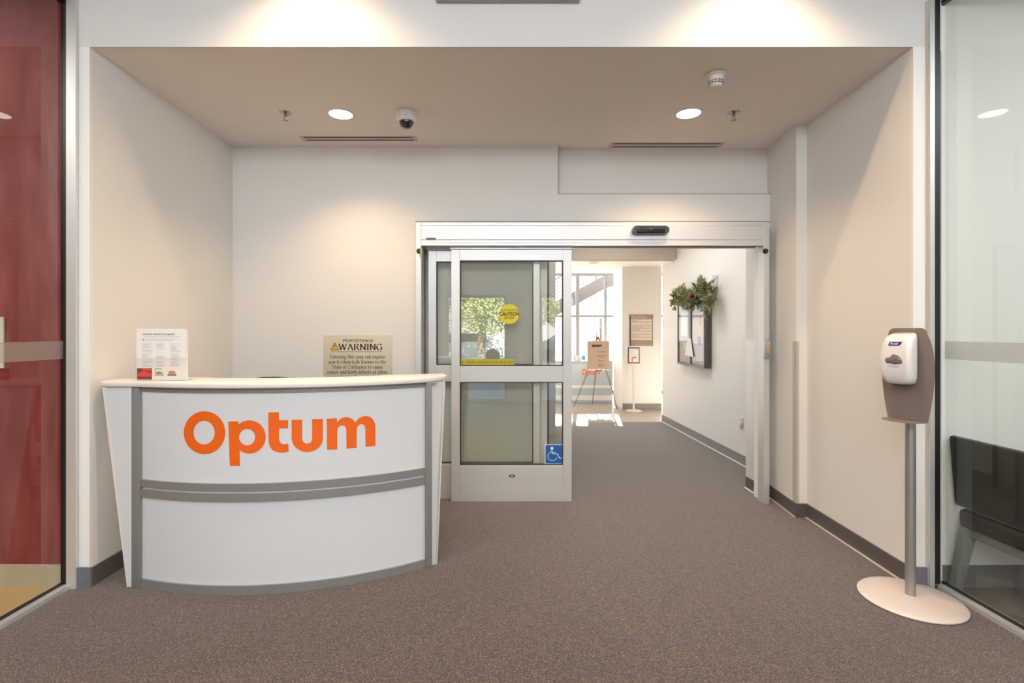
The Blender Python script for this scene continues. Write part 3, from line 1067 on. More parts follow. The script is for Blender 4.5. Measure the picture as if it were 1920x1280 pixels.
# ------------------------------------------------------------------ flyer stand on the counter
fx0, fx1 = X(254, 2.86), X(347, 2.86)
FY = 2.865
hold = mkempty('flyer_holder', ((fx0 + fx1) / 2, FY, ZT1), 'clear upright flyer holder standing on the white counter of the bowed desk', 'flyer holder')
bm = bm_new()
box(bm, fx0 - .004, fx1 + .004, FY - .001, FY + .001, ZT1, ZT1 + .13)
box(bm, fx0 - .004, fx1 + .004, FY + .013, FY + .015, ZT1, ZT1 + .29)
box(bm, fx0 - .004, fx1 + .004, FY - .001, FY + .06, ZT1, ZT1 + .002)
make('pocket', bm, M_ACRYL, hold)
f1 = mkempty('flyer', ((fx0 + fx1) / 2, FY + .006, ZT1 + .004), 'white printed flyer with small pictures along its foot, held upright in the clear holder', 'flyer')
zb_, zt_ = ZT1 + .003, Z(616, 2.865)
bx('sheet', M_PAPER, fx0, fx1, FY + .004, FY + .0048, zb_, zt_, parent=f1)
o = Vector((fx0, FY + .0035, zb_))
W_, H_ = fx1 - fx0, zt_ - zb_


def FL(u, v):
    return ((u - 160) / 905 * W_, (1 - (v - 155) / 975) * H_)


bm = bm_new()
text(bm, '¿Necesita atención de urgencia?', .0165, o + Vector((FL(268, 0)[0], 0, FL(0, 275)[1])), XD, ZD, .008, 'LEFT', .86)
make('heading', bm, M_INK, f1)
bm = bm_new()
rr = random.Random(3)
rect2(bm, *sorted((FL(300, 0)[0], FL(975, 0)[0])), FL(0, 312)[1], FL(0, 305)[1], o, XD, ZD)
rect2(bm, FL(340, 0)[0], FL(940, 0)[0], FL(0, 358)[1], FL(0, 352)[1], o, XD, ZD)
rect2(bm, FL(340, 0)[0], FL(820, 0)[0], FL(0, 380)[1], FL(0, 374)[1], o, XD, ZD)
for c0, c1 in ((258, 470), (520, 700), (780, 980)):
    v = 440
    while v < 870:
        if rr.random() < .82:
            rect2(bm, FL(c0, 0)[0], FL(c0 + (c1 - c0) * rr.uniform(.45, 1), 0)[0], FL(0, v + 6)[1], FL(0, v)[1], o, XD, ZD)
        v += 19
make('body_print', bm, M_INKG, f1)
o2 = o + Vector((0, -.0004, 0))
bm = bm_new(); rect2(bm, FL(170, 0)[0], FL(442, 0)[0], FL(0, 1118)[1], FL(0, 905)[1], o2, XD, ZD)
make('picture', bm, mat('photo_dark_red', (0.16, 0.035, 0.02), 0.5, noise=.6, nscale=70), f1)
bm = bm_new()
o3 = o + Vector((0, -.0008, 0))
poly2(bm, [FL(*p) for p in ((175, 1045), (178, 1000), (205, 985), (290, 960), (360, 975), (430, 1005), (442, 1060), (300, 1065), (200, 1060))][::-1], o3, XD, ZD)
poly2(bm, [FL(*p) for p in ((260, 915), (360, 910), (438, 925), (438, 960), (280, 955))][::-1], o3, XD, ZD)
make('picture_car', bm, mat('photo_red', (0.75, 0.05, 0.03), 0.4), f1)
bm = bm_new()
poly2(bm, [FL(*p) for p in ((495, 1045), (660, 1045), (660, 1015), (507, 1015), (507, 925), (625, 925), (625, 908), (495, 908))], o2, XD, ZD)
make('picture', bm, mat('photo_lime', (0.42, 0.50, 0.03), 0.5), f1)
bm = bm_new()
poly2(bm, [FL(*p) for p in ((510, 1010), (520, 985), (560, 965), (625, 975), (640, 1005))][::-1], o3, XD, ZD)
make('picture_car', bm, mat('photo_grey', (0.25, 0.24, 0.25), 0.5), f1)
bm = bm_new(); rect2(bm, FL(725, 0)[0], FL(890, 0)[0], FL(0, 1048)[1], FL(0, 1015)[1], o2, XD, ZD)
make('picture', bm, mat('photo_slate', (0.14, 0.18, 0.33), 0.5), f1)
bm = bm_new()
poly2(bm, [FL(*p) for p in ((738, 1000), (750, 960), (800, 952), (860, 965), (885, 1000), (850, 1012), (760, 1014))][::-1], o3, XD, ZD)
make('picture_car', bm, mat('photo_orange', (0.65, 0.22, 0.07), 0.5), f1)
bm = bm_new(); rect2(bm, FL(268, 0)[0], FL(305, 0)[0], FL(0, 382)[1], FL(0, 345)[1], o2, XD, ZD)
make('icon', bm, M_INKG, f1)
bx('flyer', M_PAPER, fx0 + .008, fx1 + .008, FY + .0075, FY + .0085, zb_, Z(618, 2.87), label='plain white sheet tucked just behind the printed flyer in the clear holder', cat='flyer')

# ------------------------------------------------------------------ warning sign on the back wall
# stroke lettering with thick uprights, thin horizontals and small serifs
def A_(cx, cy, rx, ry, a0, a1, n=10):
    return ell(cx, cy, rx, ry, a0, a1, n)


GL = {
    'P': (.60, [[(.12, 0), (.12, .68)], [(.12, .66), *A_(.30, .50, .20, .16, 90, -90), (.12, .34)]], [(.12, 0), (.12, .68)]),
    'R': (.66, [[(.12, 0), (.12, .68)], [(.12, .66), *A_(.30, .51, .20, .15, 90, -90), (.12, .36)], [(.30, .36), (.58, .02)]], [(.12, 0), (.12, .68), (.60, 0)]),
    'O': (.72, [A_(.36, .34, .29, .34, 0, 360, 22) + [(.65, .34)]], []),
    'S': (.54, [[(.44, .52), *A_(.27, .51, .17, .16, 20, 250, 12), *A_(.28, .17, .18, .17, 70, -160, 12)]], []),
    'I': (.34, [[(.17, 0), (.17, .68)]], [(.17, 0), (.17, .68)]),
    'T': (.60, [[(.30, 0), (.30, .68)], [(.05, .66), (.55, .66)], [(.05, .66), (.05, .55)], [(.55, .66), (.55, .55)]], [(.30, 0)]),
    'N': (.72, [[(.12, 0), (.12, .68)], [(.10, .67), (.60, .02)], [(.60, 0), (.60, .68)]], [(.12, 0), (.12, .68), (.60, .68)]),
    'W': (.96, [[(.08, .67), (.28, .02)], [(.28, .02), (.48, .62)], [(.48, .62), (.68, .02)], [(.68, .02), (.88, .67)]], [(.08, .68), (.48, .68), (.88, .68)]),
    'A': (.72, [[(.08, 0), (.35, .67)], [(.35, .67), (.64, 0)], [(.17, .24), (.54, .24)]], [(.08, 0), (.64, 0)]),
    'G': (.74, [[(.58, .52), *A_(.36, .34, .28, .34, 40, 330, 18)], [(.60, .06), (.60, .30)]], [(.60, .31)]),
    'E': (.60, [[(.12, 0), (.12, .68)], [(.12, .66), (.52, .66), (.52, .56)], [(.12, .35), (.42, .35)], [(.12, .02), (.54, .02), (.54, .14)]], [(.12, 0), (.12, .68)]),
    'C': (.66, [[(.58, .50), *A_(.36, .34, .28, .34, 40, 320, 18)], [(.58, .68), (.58, .50)]], []),
    '6': (.48, [[(.40, .64), (.20, .55), (.08, .30), *A_(.24, .20, .15, .19, 170, 530, 16)]], []),
    '5': (.48, [[(.40, .66), (.14, .66), (.12, .40), *A_(.22, .21, .17, .20, 100, -140, 12)]], []),
    'a': (.42, [[(.08, .38), *A_(.18, .36, .11, .09, 150, 0, 8), (.29, .04), (.37, .02)], [(.29, .26), *A_(.17, .12, .11, .12, 70, 330, 10)]], []),
    'b': (.48, [[(.10, 0), (.10, .70)], A_(.25, .22, .16, .22, 0, 360, 14) + [(.41, .22)]], [(.07, .70)]),
    'c': (.40, [[(.35, .34), *A_(.22, .22, .16, .22, 45, 315, 14)]], []),
    'd': (.48, [[(.37, 0), (.37, .70)], A_(.22, .22, .16, .22, 0, 360, 14) + [(.38, .22)]], [(.34, .70), (.40, 0)]),
    'e': (.42, [[(.07, .25), (.37, .25), *A_(.22, .22, .16, .22, 10, 320, 14)]], []),
    'f': (.30, [[(.12, 0), (.12, .56), *A_(.21, .58, .09, .12, 180, 40, 6)], [(.02, .44), (.26, .44)]], [(.12, 0)]),
    'g': (.46, [A_(.20, .28, .13, .16, 0, 360, 12) + [(.33, .28)], [(.30, .40), (.42, .43)], [(.14, .13), (.10, .06), (.36, .02), *A_(.22, -.09, .16, .10, 30, -330, 12)]], []),
    'h': (.48, [[(.10, 0), (.10, .70)], [(.10, .30), *A_(.24, .30, .13, .14, 150, 0, 8), (.37, 0)]], [(.10, 0), (.37, 0), (.07, .70)]),
    'i': (.26, [[(.13, 0), (.13, .44)], [(.13, .58), (.13, .66)]], [(.13, 0), (.10, .44)]),
    'k': (.48, [[(.10, 0), (.10, .70)], [(.12, .18), (.36, .43)], [(.18, .26), (.40, .01)]], [(.10, 0), (.07, .70), (.38, .44), (.42, 0)]),
    'l': (.26, [[(.13, 0), (.13, .70)]], [(.13, 0), (.10, .70)]),
    'm': (.74, [[(.10, 0), (.10, .44)], [(.10, .30), *A_(.23, .30, .13, .14, 150, 0, 8), (.36, 0)], [(.36, .30), *A_(.50, .30, .13, .14, 150, 0, 8), (.63, 0)]], [(.10, 0), (.36, 0), (.63, 0), (.07, .44)]),
    'n': (.48, [[(.10, 0), (.10, .44)], [(.10, .30), *A_(.24, .30, .13, .14, 150, 0, 8), (.37, 0)]], [(.10, 0), (.37, 0), (.07, .44)]),
    'o': (.46, [A_(.23, .22, .17, .22, 0, 360, 14) + [(.40, .22)]], []),
    'p': (.48, [[(.10, -.22), (.10, .44)], A_(.25, .22, .16, .22, 0, 360, 14) + [(.41, .22)]], [(.10, -.22), (.07, .44)]),
    'r': (.34, [[(.10, 0), (.10, .44)], [(.10, .30), (.18, .42), (.30, .40)]], [(.10, 0), (.07, .44)]),
    's': (.36, [[(.29, .36), *A_(.18, .33, .11, .10, 30, 250, 8), *A_(.18, .11, .12, .11, 70, -160, 8)]], []),
    't': (.30, [[(.12, .60), (.12, .08), (.20, .01), (.27, .05)], [(.02, .44), (.25, .44)]], []),
    'u': (.48, [[(.10, .44), (.10, .14), *A_(.22, .14, .12, .14, 180, 330, 8)], [(.37, 0), (.37, .44)]], [(.07, .44), (.40, 0), (.34, .44)]),
    'v': (.44, [[(.06, .43), (.22, .01)], [(.22, .01), (.38, .43)]], [(.06, .44), (.38, .44)]),
    'w': (.66, [[(.05, .43), (.19, .01)], [(.19, .01), (.33, .40)], [(.33, .40), (.47, .01)], [(.47, .01), (.61, .43)]], [(.05, .44), (.33, .44), (.61, .44)]),
    'x': (.46, [[(.07, .43), (.37, .01)], [(.37, .43), (.07, .01)]], [(.07, .44), (.38, .44), (.07, 0), (.38, 0)]),
    'y': (.44, [[(.06, .43), (.22, .01)], [(.38, .43), (.18, -.16), (.06, -.20)]], [(.06, .44), (.38, .44)]),
    ' ': (.26, [], []), ',': (.20, [[(.10, .05), (.06, -.10)]], []),
}


def serif(bm, s, size, o, xd, yd, thick=.11, thin=.035, tracking=0.0, width=None, align='CENTER'):
    adv = sum(GL[c][0] + tracking for c in s) - tracking
    k = (width / (adv * size)) if width else 1.0
    x = -adv / 2 if align == 'CENTER' else 0
    for c in s:
        a, strokes, ser = GL[c]
        for pl in strokes:
            for (xa, ya), (xb, yb) in zip(pl[:-1], pl[1:]):
                dx, dy = xb - xa, yb - ya
                l = math.hypot(dx, dy) or 1e-9
                wd = thin + (thick - thin) * abs(dy) / l
                if dx * dy > 0 and abs(dx) > .2 * abs(dy):
                    wd = thin + (wd - thin) * .45
                nx, ny = -dy / l * wd / 2, dx / l * wd / 2
                ex, ey = dx / l * .01, dy / l * .01
                q = [((x + u) * size * k, w_ * size, 0) for u, w_ in ((xa + nx - ex, ya + ny - ey), (xa - nx - ex, ya - ny - ey), (xb - nx + ex, yb - ny + ey), (xb + nx + ex, yb + ny + ey))]
                v = [bm.verts.new(p) for p in q]
                bm.faces.new(v)
                place(bm, o, xd, yd, v)
        for sx, sy in ser:
            y0 = sy - .03 if sy > .1 else sy - .0
            w_ = thick * .5 + .055
            q = [((x + sx - w_) * size * k, y0 * size, 0), ((x + sx + w_) * size * k, y0 * size, 0), ((x + sx + w_) * size * k, (y0 + .035) * size, 0), ((x + sx - w_) * size * k, (y0 + .035) * size, 0)]
            v = [bm.verts.new(p) for p in q]
            bm.faces.new(v)
            place(bm, o, xd, yd, v)
        x += a + tracking


SD = DB - .006
sx0, sx1, sz1 = X(606.5, SD), X(735, SD), Z(628, SD)
sign = mkempty('warning_sign', ((sx0 + sx1) / 2, SD, sz1 - .50), 'ivory warning notice with amber triangle on the wall behind the bowed desk', 'sign')
bx('sign_panel', M_SIGN, sx0, sx1, SD, DB, sz1 - .50, sz1, parent=sign, bev=.0015)
ys = SD - .0008
kx = 170 / 1813.0
def SP(u, v): return P(590 + u * kx, 610 + v * kx, SD) + Vector((0, -.0008, 0))
bm = bm_new()
mpx = SD / F * kx      # metres per zoomed unit


def line(s, x0, x1, base, cap, th=.11, tn=.04, capr=.68):
    serif(bm, s, (cap * mpx) / capr, SP((x0 + x1) / 2, base), XD, ZD, th, tn, 0.02, (x1 - x0) * mpx)


line('PROPOSITION 65', 565, 1175, 330, 52, .15, .05)
line('WARNING', 475, 1360, 490, 122, .16, .045)
line('Entering this area can expose', 308, 1405, 658, 70)
line('you to chemicals known to the', 280, 1428, 760, 70)
line('State of California to cause', 345, 1362, 862, 70)
line('cancer and birth defects or other', 245, 1455, 964, 70)
line('reproductive harm, including', 305, 1400, 1062, 70)
a, b = SP(325, 528), SP(1352, 520)
rect2(bm, 0, b.x - a.x, 0, b.z - a.z, a, XD, ZD)
make('sign_lettering', bm, M_INK, sign)
bm = bm_new()
pts = [SP(326, 488), SP(402, 348), SP(478, 488)]
v = [bm.verts.new(p) for p in pts]; bm.faces.new(v)
make('warning_triangle', bm, M_AMBER, sign)
bm = bm_new()
off = Vector((0, -.0005, 0))
for q in ([(393, 392), (411, 392), (406, 440), (398, 440)], [(396, 450), (408, 450), (408, 462), (396, 462)]):
    v = [bm.verts.new(SP(*p) + off) for p in q]; bm.faces.new(v)
cs = [SP(326, 488), SP(402, 348), SP(478, 488)]
for i in range(3):
    p, q = cs[i], cs[(i + 1) % 3]
    dr = (q - p).normalized(); nn = Vector((-dr.z, 0, dr.x)) * .0025
    v = [bm.verts.new(t + off) for t in (p - nn, q - nn, q + nn, p + nn)]; bm.faces.new(v)
make('triangle_mark', bm, M_INK, sign)

# ------------------------------------------------------------------ office chair behind the desk (only its crest shows)
oc = mkempty('office_chair', (-1.68, 3.55, 0), 'black office chair tucked behind the bowed white desk, only its crest showing', 'office chair')
bm = bm_new()
ctr = Vector((-1.69, 3.66, 0))
prof = []
for i in range(25):
    a = PI * i / 24
    prof.append((-.23 * math.cos(a) * (abs(math.cos(a)) ** -.35 if abs(math.cos(a)) > .02 else 1), .93 + (1.0885 - .93) * math.sin(a) ** .7))
prof = [(max(-.235, min(.235, x)), z) for x, z in prof]
pts = [(ctr.x + x, ctr.y, z) for x, z in prof] + [(ctr.x + .20, ctr.y, .62), (ctr.x - .20, ctr.y, .62)]
prism(bm, pts, (0, .05, 0))
make('backrest', bm, M_VINYL, oc, smooth=40)
bx('seat', M_VINYL, ctr.x - .24, ctr.x + .24, 3.70, 4.16, .44, .52, parent=oc, bev=.03)
bm = bm_new(); tube(bm, [(ctr.x, 3.93, .12), (ctr.x, 3.93, .44)], .03, 14)
make('gas_lift', bm, M_CHROME, oc, smooth=40)
bm = bm_new(); tube(bm, [(ctr.x, 3.93, .42), (ctr.x, 3.74, .42), (ctr.x, 3.715, .5), (ctr.x, 3.715, .7)], .018, 10)
make('back_bracket', bm, M_BLACK, oc, smooth=40)
for k in range(5):
    a = 2 * PI * k / 5 + .3
    bm = bm_new(); tube(bm, [(ctr.x, 3.93, .13), (ctr.x + .26 * math.cos(a), 3.93 + .26 * math.sin(a), .075)], [.028, .016], 10)
    lg = make('leg', bm, M_BLACK, oc, smooth=40)
    bm = bm_new(); tube(bm, [(ctr.x + .26 * math.cos(a) - .02, 3.93 + .26 * math.sin(a), .03), (ctr.x + .26 * math.cos(a) + .02, 3.93 + .26 * math.sin(a), .03)], .03, 16)
    make('caster', bm, M_BLACK, lg, smooth=40)

# ------------------------------------------------------------------ ceiling fittings
RX180 = Matrix.Rotation(PI, 4, 'X')


def downlight(x, y, z, label, rad=.098, power=30, lens=M_LAMP, group='ceiling downlights', color=WARM, ang=124, blend=.8, drop=.0):
    e = mkempty('downlight', (x, y, z), label, 'ceiling light', group)
    bm = bm_new()
    # trim ring, lip below the ceiling
    prof = [(rad * .84, -.003), (rad * .86, -.007), (rad * .97, -.006), (rad, -.0005), (rad * .84, -.0005)]
    seg = 40
    rings = [[bm.verts.new((x + r * math.cos(2 * PI * k / seg), y + r * math.sin(2 * PI * k / seg), z + h)) for k in range(seg)] for r, h in prof]
    for i in range(len(rings)):
        a, b = rings[i], rings[(i + 1) % len(rings)]
        for k in range(seg):
            bm.faces.new((a[k], a[(k + 1) % seg], b[(k + 1) % seg], b[k]))
    make('trim_ring', bm, M_PLASTW, e, smooth=40)
    bm = bm_new()
    lathe(bm, (x, y, z - .001), [(0, 0), (rad * .83, 0), (rad * .83, -.0015), (0, -.0025)], 40)
    make('lens', bm, lens, e)
    add_light('downlight_lamp', 'SPOT', (x, y, z - .012), power, color, (0, 0, -1), rad * .55, angle=math.radians(ang), blend=blend)
    return e


DLY = 3.68
downlight(X(639, DLY), DLY, H, 'round lit ceiling light between the sprinkler head and the dome camera', power=52)
downlight(X(1291, 3.67), 3.67, H, 'round lit ceiling light near the smoke detector above the doorway', power=52)
for xx, yy_, pw_ in ((-1.05, 2.42, 104), (1.39, 2.42, 104), (-1.05, .8, 50), (1.39, .8, 50)):  # the pair nearer the camera is added, unseen, to warm the carpet
    e = mkempty('downlight', (xx, yy_, HF), 'round lit foyer ceiling light %s, %s' % ('close in front of the header' if yy_ > 2 else 'added to warm the carpet', 'desk side' if xx < 0 else 'dispenser side'), 'ceiling light', 'foyer downlights')
    bm = bm_new()
    lathe(bm, (xx, yy_, HF - .001), [(0, 0), (.095, 0), (.1, -.003), (.09, -.006), (0, -.006)], 36)
    make('lens', bm, M_LAMP2, e)
    add_light('downlight_lamp', 'SPOT', (xx, yy_, HF - .014), pw_, WARM, (0, 0, -1), .035, angle=math.radians(126), blend=1.0)


def sprinkler(px, py, label):
    d = (H - EYE) * F / (CY - py)
    x = X(px, d)
    e = mkempty('sprinkler', (x, d, H), label, 'sprinkler', 'ceiling sprinklers')
    bm = bm_new()
    prof = [(.040, -.0), (.043, -.004), (.034, -.009), (.022, -.004), (.020, -.001)]
    lathe(bm, (x, d, H), [(0, -.001), (.02, -.002), (.03, -.008), (.042, -.005), (.044, 0), (0, 0)], 28)
    make('escutcheon', bm, M_CHROME, e, smooth=40)
    bm = bm_new()
    tube(bm, [(x, d, H), (x, d, H - .03)], .009, 12)
    for s in (-1, 1):
        tube(bm, [(x + s * .009, d, H - .024), (x + s * .013, d, H - .036), (x + s * .003, d, H - .052)], .0028, 8)
    tube(bm, [(x, d, H - .03), (x, d, H - .052)], .003, 8)
    make('frame_arms', bm, M_CHROME, e, smooth=40)
    bm = bm_new()
    for k in range(12):
        a = 2 * PI * k / 12
        box(bm, -.0035, .0035, .006, .020, -.0575, -.0562, mtx=Matrix.Translation((x, d, H)) @ Matrix.Rotation(a, 4, 'Z'))
    lathe(bm, (x, d, H), [(0, -.052), (.008, -.053), (.009, -.0585), (0, -.059)], 16)
    make('deflector', bm, M_CHROME, e)


sprinkler(535, 211, 'chrome sprinkler head beside the round light over the desk')
sprinkler(1376, 210.5, 'chrome sprinkler head beside the round light near the smoke detector')

# dome camera
d = (H - EYE) * F / (CY - 211)
x = X(762, d)
e = mkempty('security_camera', (x, d, H), 'white dome security camera with smoked lens on the recess ceiling', 'security camera')
bm = bm_new()
lathe(bm, (x, d, H), [(.070, 0), (.074, -.004), (.075, -.045), (.070, -.056), (.060, -.066), (.056, -.068), (0, -.068)], 44)
make('housing', bm, M_PLASTW, e, smooth=40)
bm = bm_new()
lathe(bm, (x, d, H - .066), [(.052, 0)] + [(.052 * math.cos(a), -.052 * math.sin(a)) for a in [i * PI / 2 / 10 for i in range(1, 11)]], 36)
make('dome', bm, M_DOME, e, smooth=40)
bm = bm_new()
lathe(bm, (x + .012, d - .0735, H - .047), [(0, 0), (.004, 0), (.004, .003), (0, .003)], 10, Matrix.Rotation(PI / 2, 4, 'X'))
make('screw', bm, M_CHROME, e)

# smoke detector
d = (H - EYE) * F / (CY - 139)
x = X(1342, d)
e = mkempty('smoke_detector', (x, d, H), 'off-white round smoke detector on the recess ceiling', 'smoke detector')
bm = bm_new()
lathe(bm, (x, d, H), [(.054, 0), (.0595, -.006), (.0595, -.016), (.055, -.020), (.046, -.022), (0, -.022)], 40)
make('mounting_base', bm, M_PLASTY, e, smooth=40)
bm = bm_new()
lathe(bm, (x, d, H), [(.050, -.019), (.046, -.030), (.0425, -.045), (.040, -.060), (.036, -.074), (.026, -.083), (0, -.086)], 40)
make('head', bm, M_PLASTY, e, smooth=40)
bm = bm_new()
for zr, r in ((-.050, .0418), (-.062, .0396)):
    for k in range(14):
        a = 2 * PI * (k + .1) / 14
        box(bm, -.0062, .0062, r - .003, r + .0010, zr - .0030, zr + .0030, mtx=Matrix.Translation((x, d, H)) @ Matrix.Rotation(a, 4, 'Z'))
make('smoke_slots', bm, M_BLACK, e)
bm = bm_new()
box(bm, x + .0, x + .012, d - .0428, d - .040, H - .034, H - .028)
make('indicator', bm, M_INKG, e)


def vent(px0, px1, py0, py1, label):
    da, db = (H - EYE) * F / (CY - py0), (H - EYE) * F / (CY - py1)
    xa, xb = X(px0, (da + db) / 2), X(px1, (da + db) / 2)
    e = mkempty('slot_vent', ((xa + xb) / 2, (da + db) / 2, H), label, 'air vent', 'slot air vents')
    m = .010
    sl = [(da + m, da + m + .024), (db - m - .024, db - m)]
    bm = bm_new()
    z0 = H - .003
    box(bm, xa, xb, da, sl[0][0], z0, H)
    box(bm, xa, xb, sl[1][1], db, z0, H)
    box(bm, xa + .03, xb - .03, sl[0][1], sl[1][0], z0, H)
    for q in ((xa, xa + .03), (xb - .03, xb)):
        box(bm, q[0], q[1], sl[0][0], sl[1][1], z0, H)
    make('vent_frame', bm, mat('vent_frame_paint', (0.60, 0.53, 0.46), 0.6), e)
    for a, b in sl:
        bm = bm_new(); box(bm, xa + .03, xb - .03, a, b, H - .001, H)
        make('slot', bm, M_BLACK, e)


vent(565, 782, 255, 264, 'narrow two-slot ceiling vent over the wall behind the desk')
vent(1143, 1355, 267, 276.5, 'narrow two-slot ceiling vent above the sliding doorway')

# ------------------------------------------------------------------ sanitizer stand
SX, SY = 2.15, 2.68
ang = math.radians(66)
nf = Vector((-math.sin(ang), -math.cos(ang), 0))
rt_ = Vector((-nf.y, nf.x, 0))
rt_ = Vector((math.cos(ang), -math.sin(ang), 0))
SO = Vector((SX, SY, 0))


def SL(r, z, f):
    """local: r = to the viewer's side, z up, f forward"""
    return SO + rt_ * r + nf * f + Vector((0, 0, z))


stand = mkempty('dispenser_stand', SO, 'grey floor stand with round beige foot beside the glazed wall', 'stand')
bm = bm_new()
lathe(bm, SO, [(.225, 0), (.233, .003), (.234, .008), (.228, .014), (.20, .020), (.12, .027), (.03, .030), (0, .030)], 72)
make('base', bm, M_BASEP, stand, smooth=50)
bm = bm_new(); tube(bm, [SL(0, .028, 0), SL(0, 1.38, 0)], .0235, 28)
make('pole', bm, M_POLE, stand, smooth=40)
# backplate silhouette
zt, zb = 1.437, .952
half = []
for z, w in ((zb, .092), (1.02, .104), (1.10, .115), (1.18, .121), (1.25, .1215), (1.32, .115), (1.37, .104), (1.405, .090)):
    half.append((w, z))
for i in range(1, 7):
    a = i / 6 * PI / 2
    half.append((.090 - .030 * (1 - math.cos(a)), 1.405 + .032 * math.sin(a)))
half = catmull(half[:8], 4)[:-1] + half[7:]
pts = [SL(w, z, .026) for w, z in half] + [SL(-w, z, .026) for w, z in reversed(half)]
bm = bm_new(); prism(bm, pts, nf * .004)
make('backplate', bm, M_TAUPE, stand, smooth=30)
bm = bm_new()
pts = [SL(w, .952, .028) for w in (-.092, .092)]
tray = [(-.092, .028), (-.094, .08), (-.075, .115), (-.03, .135), (.03, .135), (.075, .115), (.094, .08), (.092, .028)]
prism(bm, [SL(r, .952, f) for r, f in tray], (0, 0, .004))
make('drip_tray', bm, M_TAUPE, stand)

disp = mkempty('hand_sanitizer_dispenser', SL(0, 1.143, .08), 'white hand sanitizer dispenser mounted on the taupe plate', 'dispenser')
# shell: stacked rounded sections
secs = [  # z, half width, front depth, corner radius
    (1.143, .030, .075, .02), (1.147, .052, .092, .03), (1.160, .064, .104, .028), (1.185, .070, .112, .026), (1.22, .0725, .117, .024), (1.27, .0730, .118, .024),
    (1.33, .0715, .112, .024), (1.37, .0690, .104, .026), (1.395, .0650, .094, .032), (1.408, .058, .080, .03), (1.414, .045, .060, .02)]
def tilt(z, f):
    return z - max(0, f - .01) * .30 * max(0, min(1, (z - 1.36) / .054)) + (.004 if z > 1.39 else 0)


bm = bm_new()
rings = []
for z, hw, fd, cr in secs:
    pts = [(-hw, 0.0)]
    for i in range(9):
        a = PI - i / 8 * PI / 2
        pts.append((-hw + cr + cr * math.cos(a), fd - cr + cr * math.sin(a)))
    for i in range(9):
        a = PI / 2 - i / 8 * PI / 2
        pts.append((hw - cr + cr * math.cos(a), fd - cr + cr * math.sin(a)))
    pts.append((hw, 0.0))
    rings.append([bm.verts.new(SL(r, tilt(z, f), .0305 + f)) for r, f in pts])
for a, b in zip(rings[:-1], rings[1:]):
    n = len(a)
    for k in range(n):
        bm.faces.new((a[k], a[(k + 1) % n], b[(k + 1) % n], b[k]))
bm.faces.new(rings[0]); bm.faces.new(rings[-1])
make('shell', bm, M_DISP, disp, smooth=True, subsurf=2)


def fdepth(z):
    for (z0, _, f0, _), (z1, _, f1, _) in zip(secs[:-1], secs[1:]):
        if z0 <= z <= z1:
            return .0305 + f0 + (f1 - f0) * (z - z0) / (z1 - z0)
    return .1


def on_front(pts, off=.0012):
    return [SL(r, z, fdepth(z) + off) for r, z in pts]


def front_poly(bm, pts, off=.0012):
    zs = [z for _, z in pts]
    v0 = len(bm.verts)
    vs = poly2(bm, pts, (0, 0, 0), (1, 0, 0), (0, 1, 0))
    for v in vs:
        r, z = v.co.x, v.co.y
        v.co = SL(r, z, fdepth(z) + off)


bm = bm_new()
front_poly(bm, [(-.030, 1.350), (-.026, 1.362), (-.020, 1.366), (.034, 1.367), (.029, 1.357), (.024, 1.350), (.018, 1.347), (-.028, 1.346)][::-1])
make('label', bm, M_PBLUE, disp)
bm = bm_new()
front_poly(bm, [(-.002, 1.3665), (.012, 1.3668), (.008, 1.3625), (.003, 1.3625)], .0018)
make('label_accent', bm, M_REDP, disp)
bm = bm_new()
n0 = len(bm.verts)
text(bm, 'Purell', .0165, (-.022, 1.3505, 0), (1, 0, 0), (0, 1, 0), .02, 'LEFT', .92)
for v in bm.verts:
    r, z = v.co.x, v.co.y
    v.co = SL(r + (z - 1.35) * .25, z, fdepth(z) + .0018)
make('label_lettering', bm, M_STICK, disp)
bm = bm_new()
wpts = [(-.040, 1.268), (-.036, 1.280), (-.018, 1.287), (-.008, 1.299), (.004, 1.301), (.020, 1.294), (.034, 1.280), (.040, 1.264), (.036, 1.255), (.010, 1.2505), (-.002, 1.250), (-.012, 1.254), (-.030, 1.254), (-.038, 1.260)]
wpts = catmull(wpts, 3, True)
vs = []
c0 = SL(0, 1.274, fdepth(1.274) + .004)
outer = [bm.verts.new(p) for p in on_front(wpts, .0008)]
inner = [bm.verts.new(SL(r * .72, 1.274 + (z - 1.274) * .72, fdepth(z) + .0045)) for r, z in wpts]
n = len(outer)
for k in range(n):
    bm.faces.new((outer[k], outer[(k + 1) % n], inner[(k + 1) % n], inner[k]))
bm.faces.new(inner)
make('sight_window', bm, M_SMOKE, disp, smooth=60)
for z0, w in ((1.240, .026), (1.235, .022)):
    bm = bm_new()
    front_poly(bm, [(-w, z0), (w, z0), (w, z0 + .0018), (-w, z0 + .0018)])
    make('small_print', bm, M_INKG, disp)
bm = bm_new()
front_poly(bm, ell(-.034, 1.213, .0022, .0022, n=10))
make('sensor_dot', bm, M_INKG, disp)
bm = bm_new()
pts = [(r, f) for r, f in ell(0, .062, .045, .018, n=28)]
prism(bm, [SL(r, tilt(1.4140, f * .62) - .0008, .0305 + f * .62) for r, f in pts], (0, 0, .0012))
make('lid_recess', bm, mat('lid_tan', (0.50, 0.40, 0.33), 0.5), disp)
bm = bm_new()
prism(bm, [SL(r, 1.1385, .0305 + f) for r, f in [(-.02, .03), (.02, .03), (.026, .066), (-.026, .066)]], (0, 0, .006))
make('nozzle', bm, M_BLACK, disp)

# ------------------------------------------------------------------ chair behind the east glass (faces away from the glass)
ch = mkempty('waiting_chair', (2.78, 2.46, 0), 'black upholstered waiting chair with grey frame behind the glass wall', 'chair')
Y0, Y1 = 2.14, 2.79
CHX = -.042


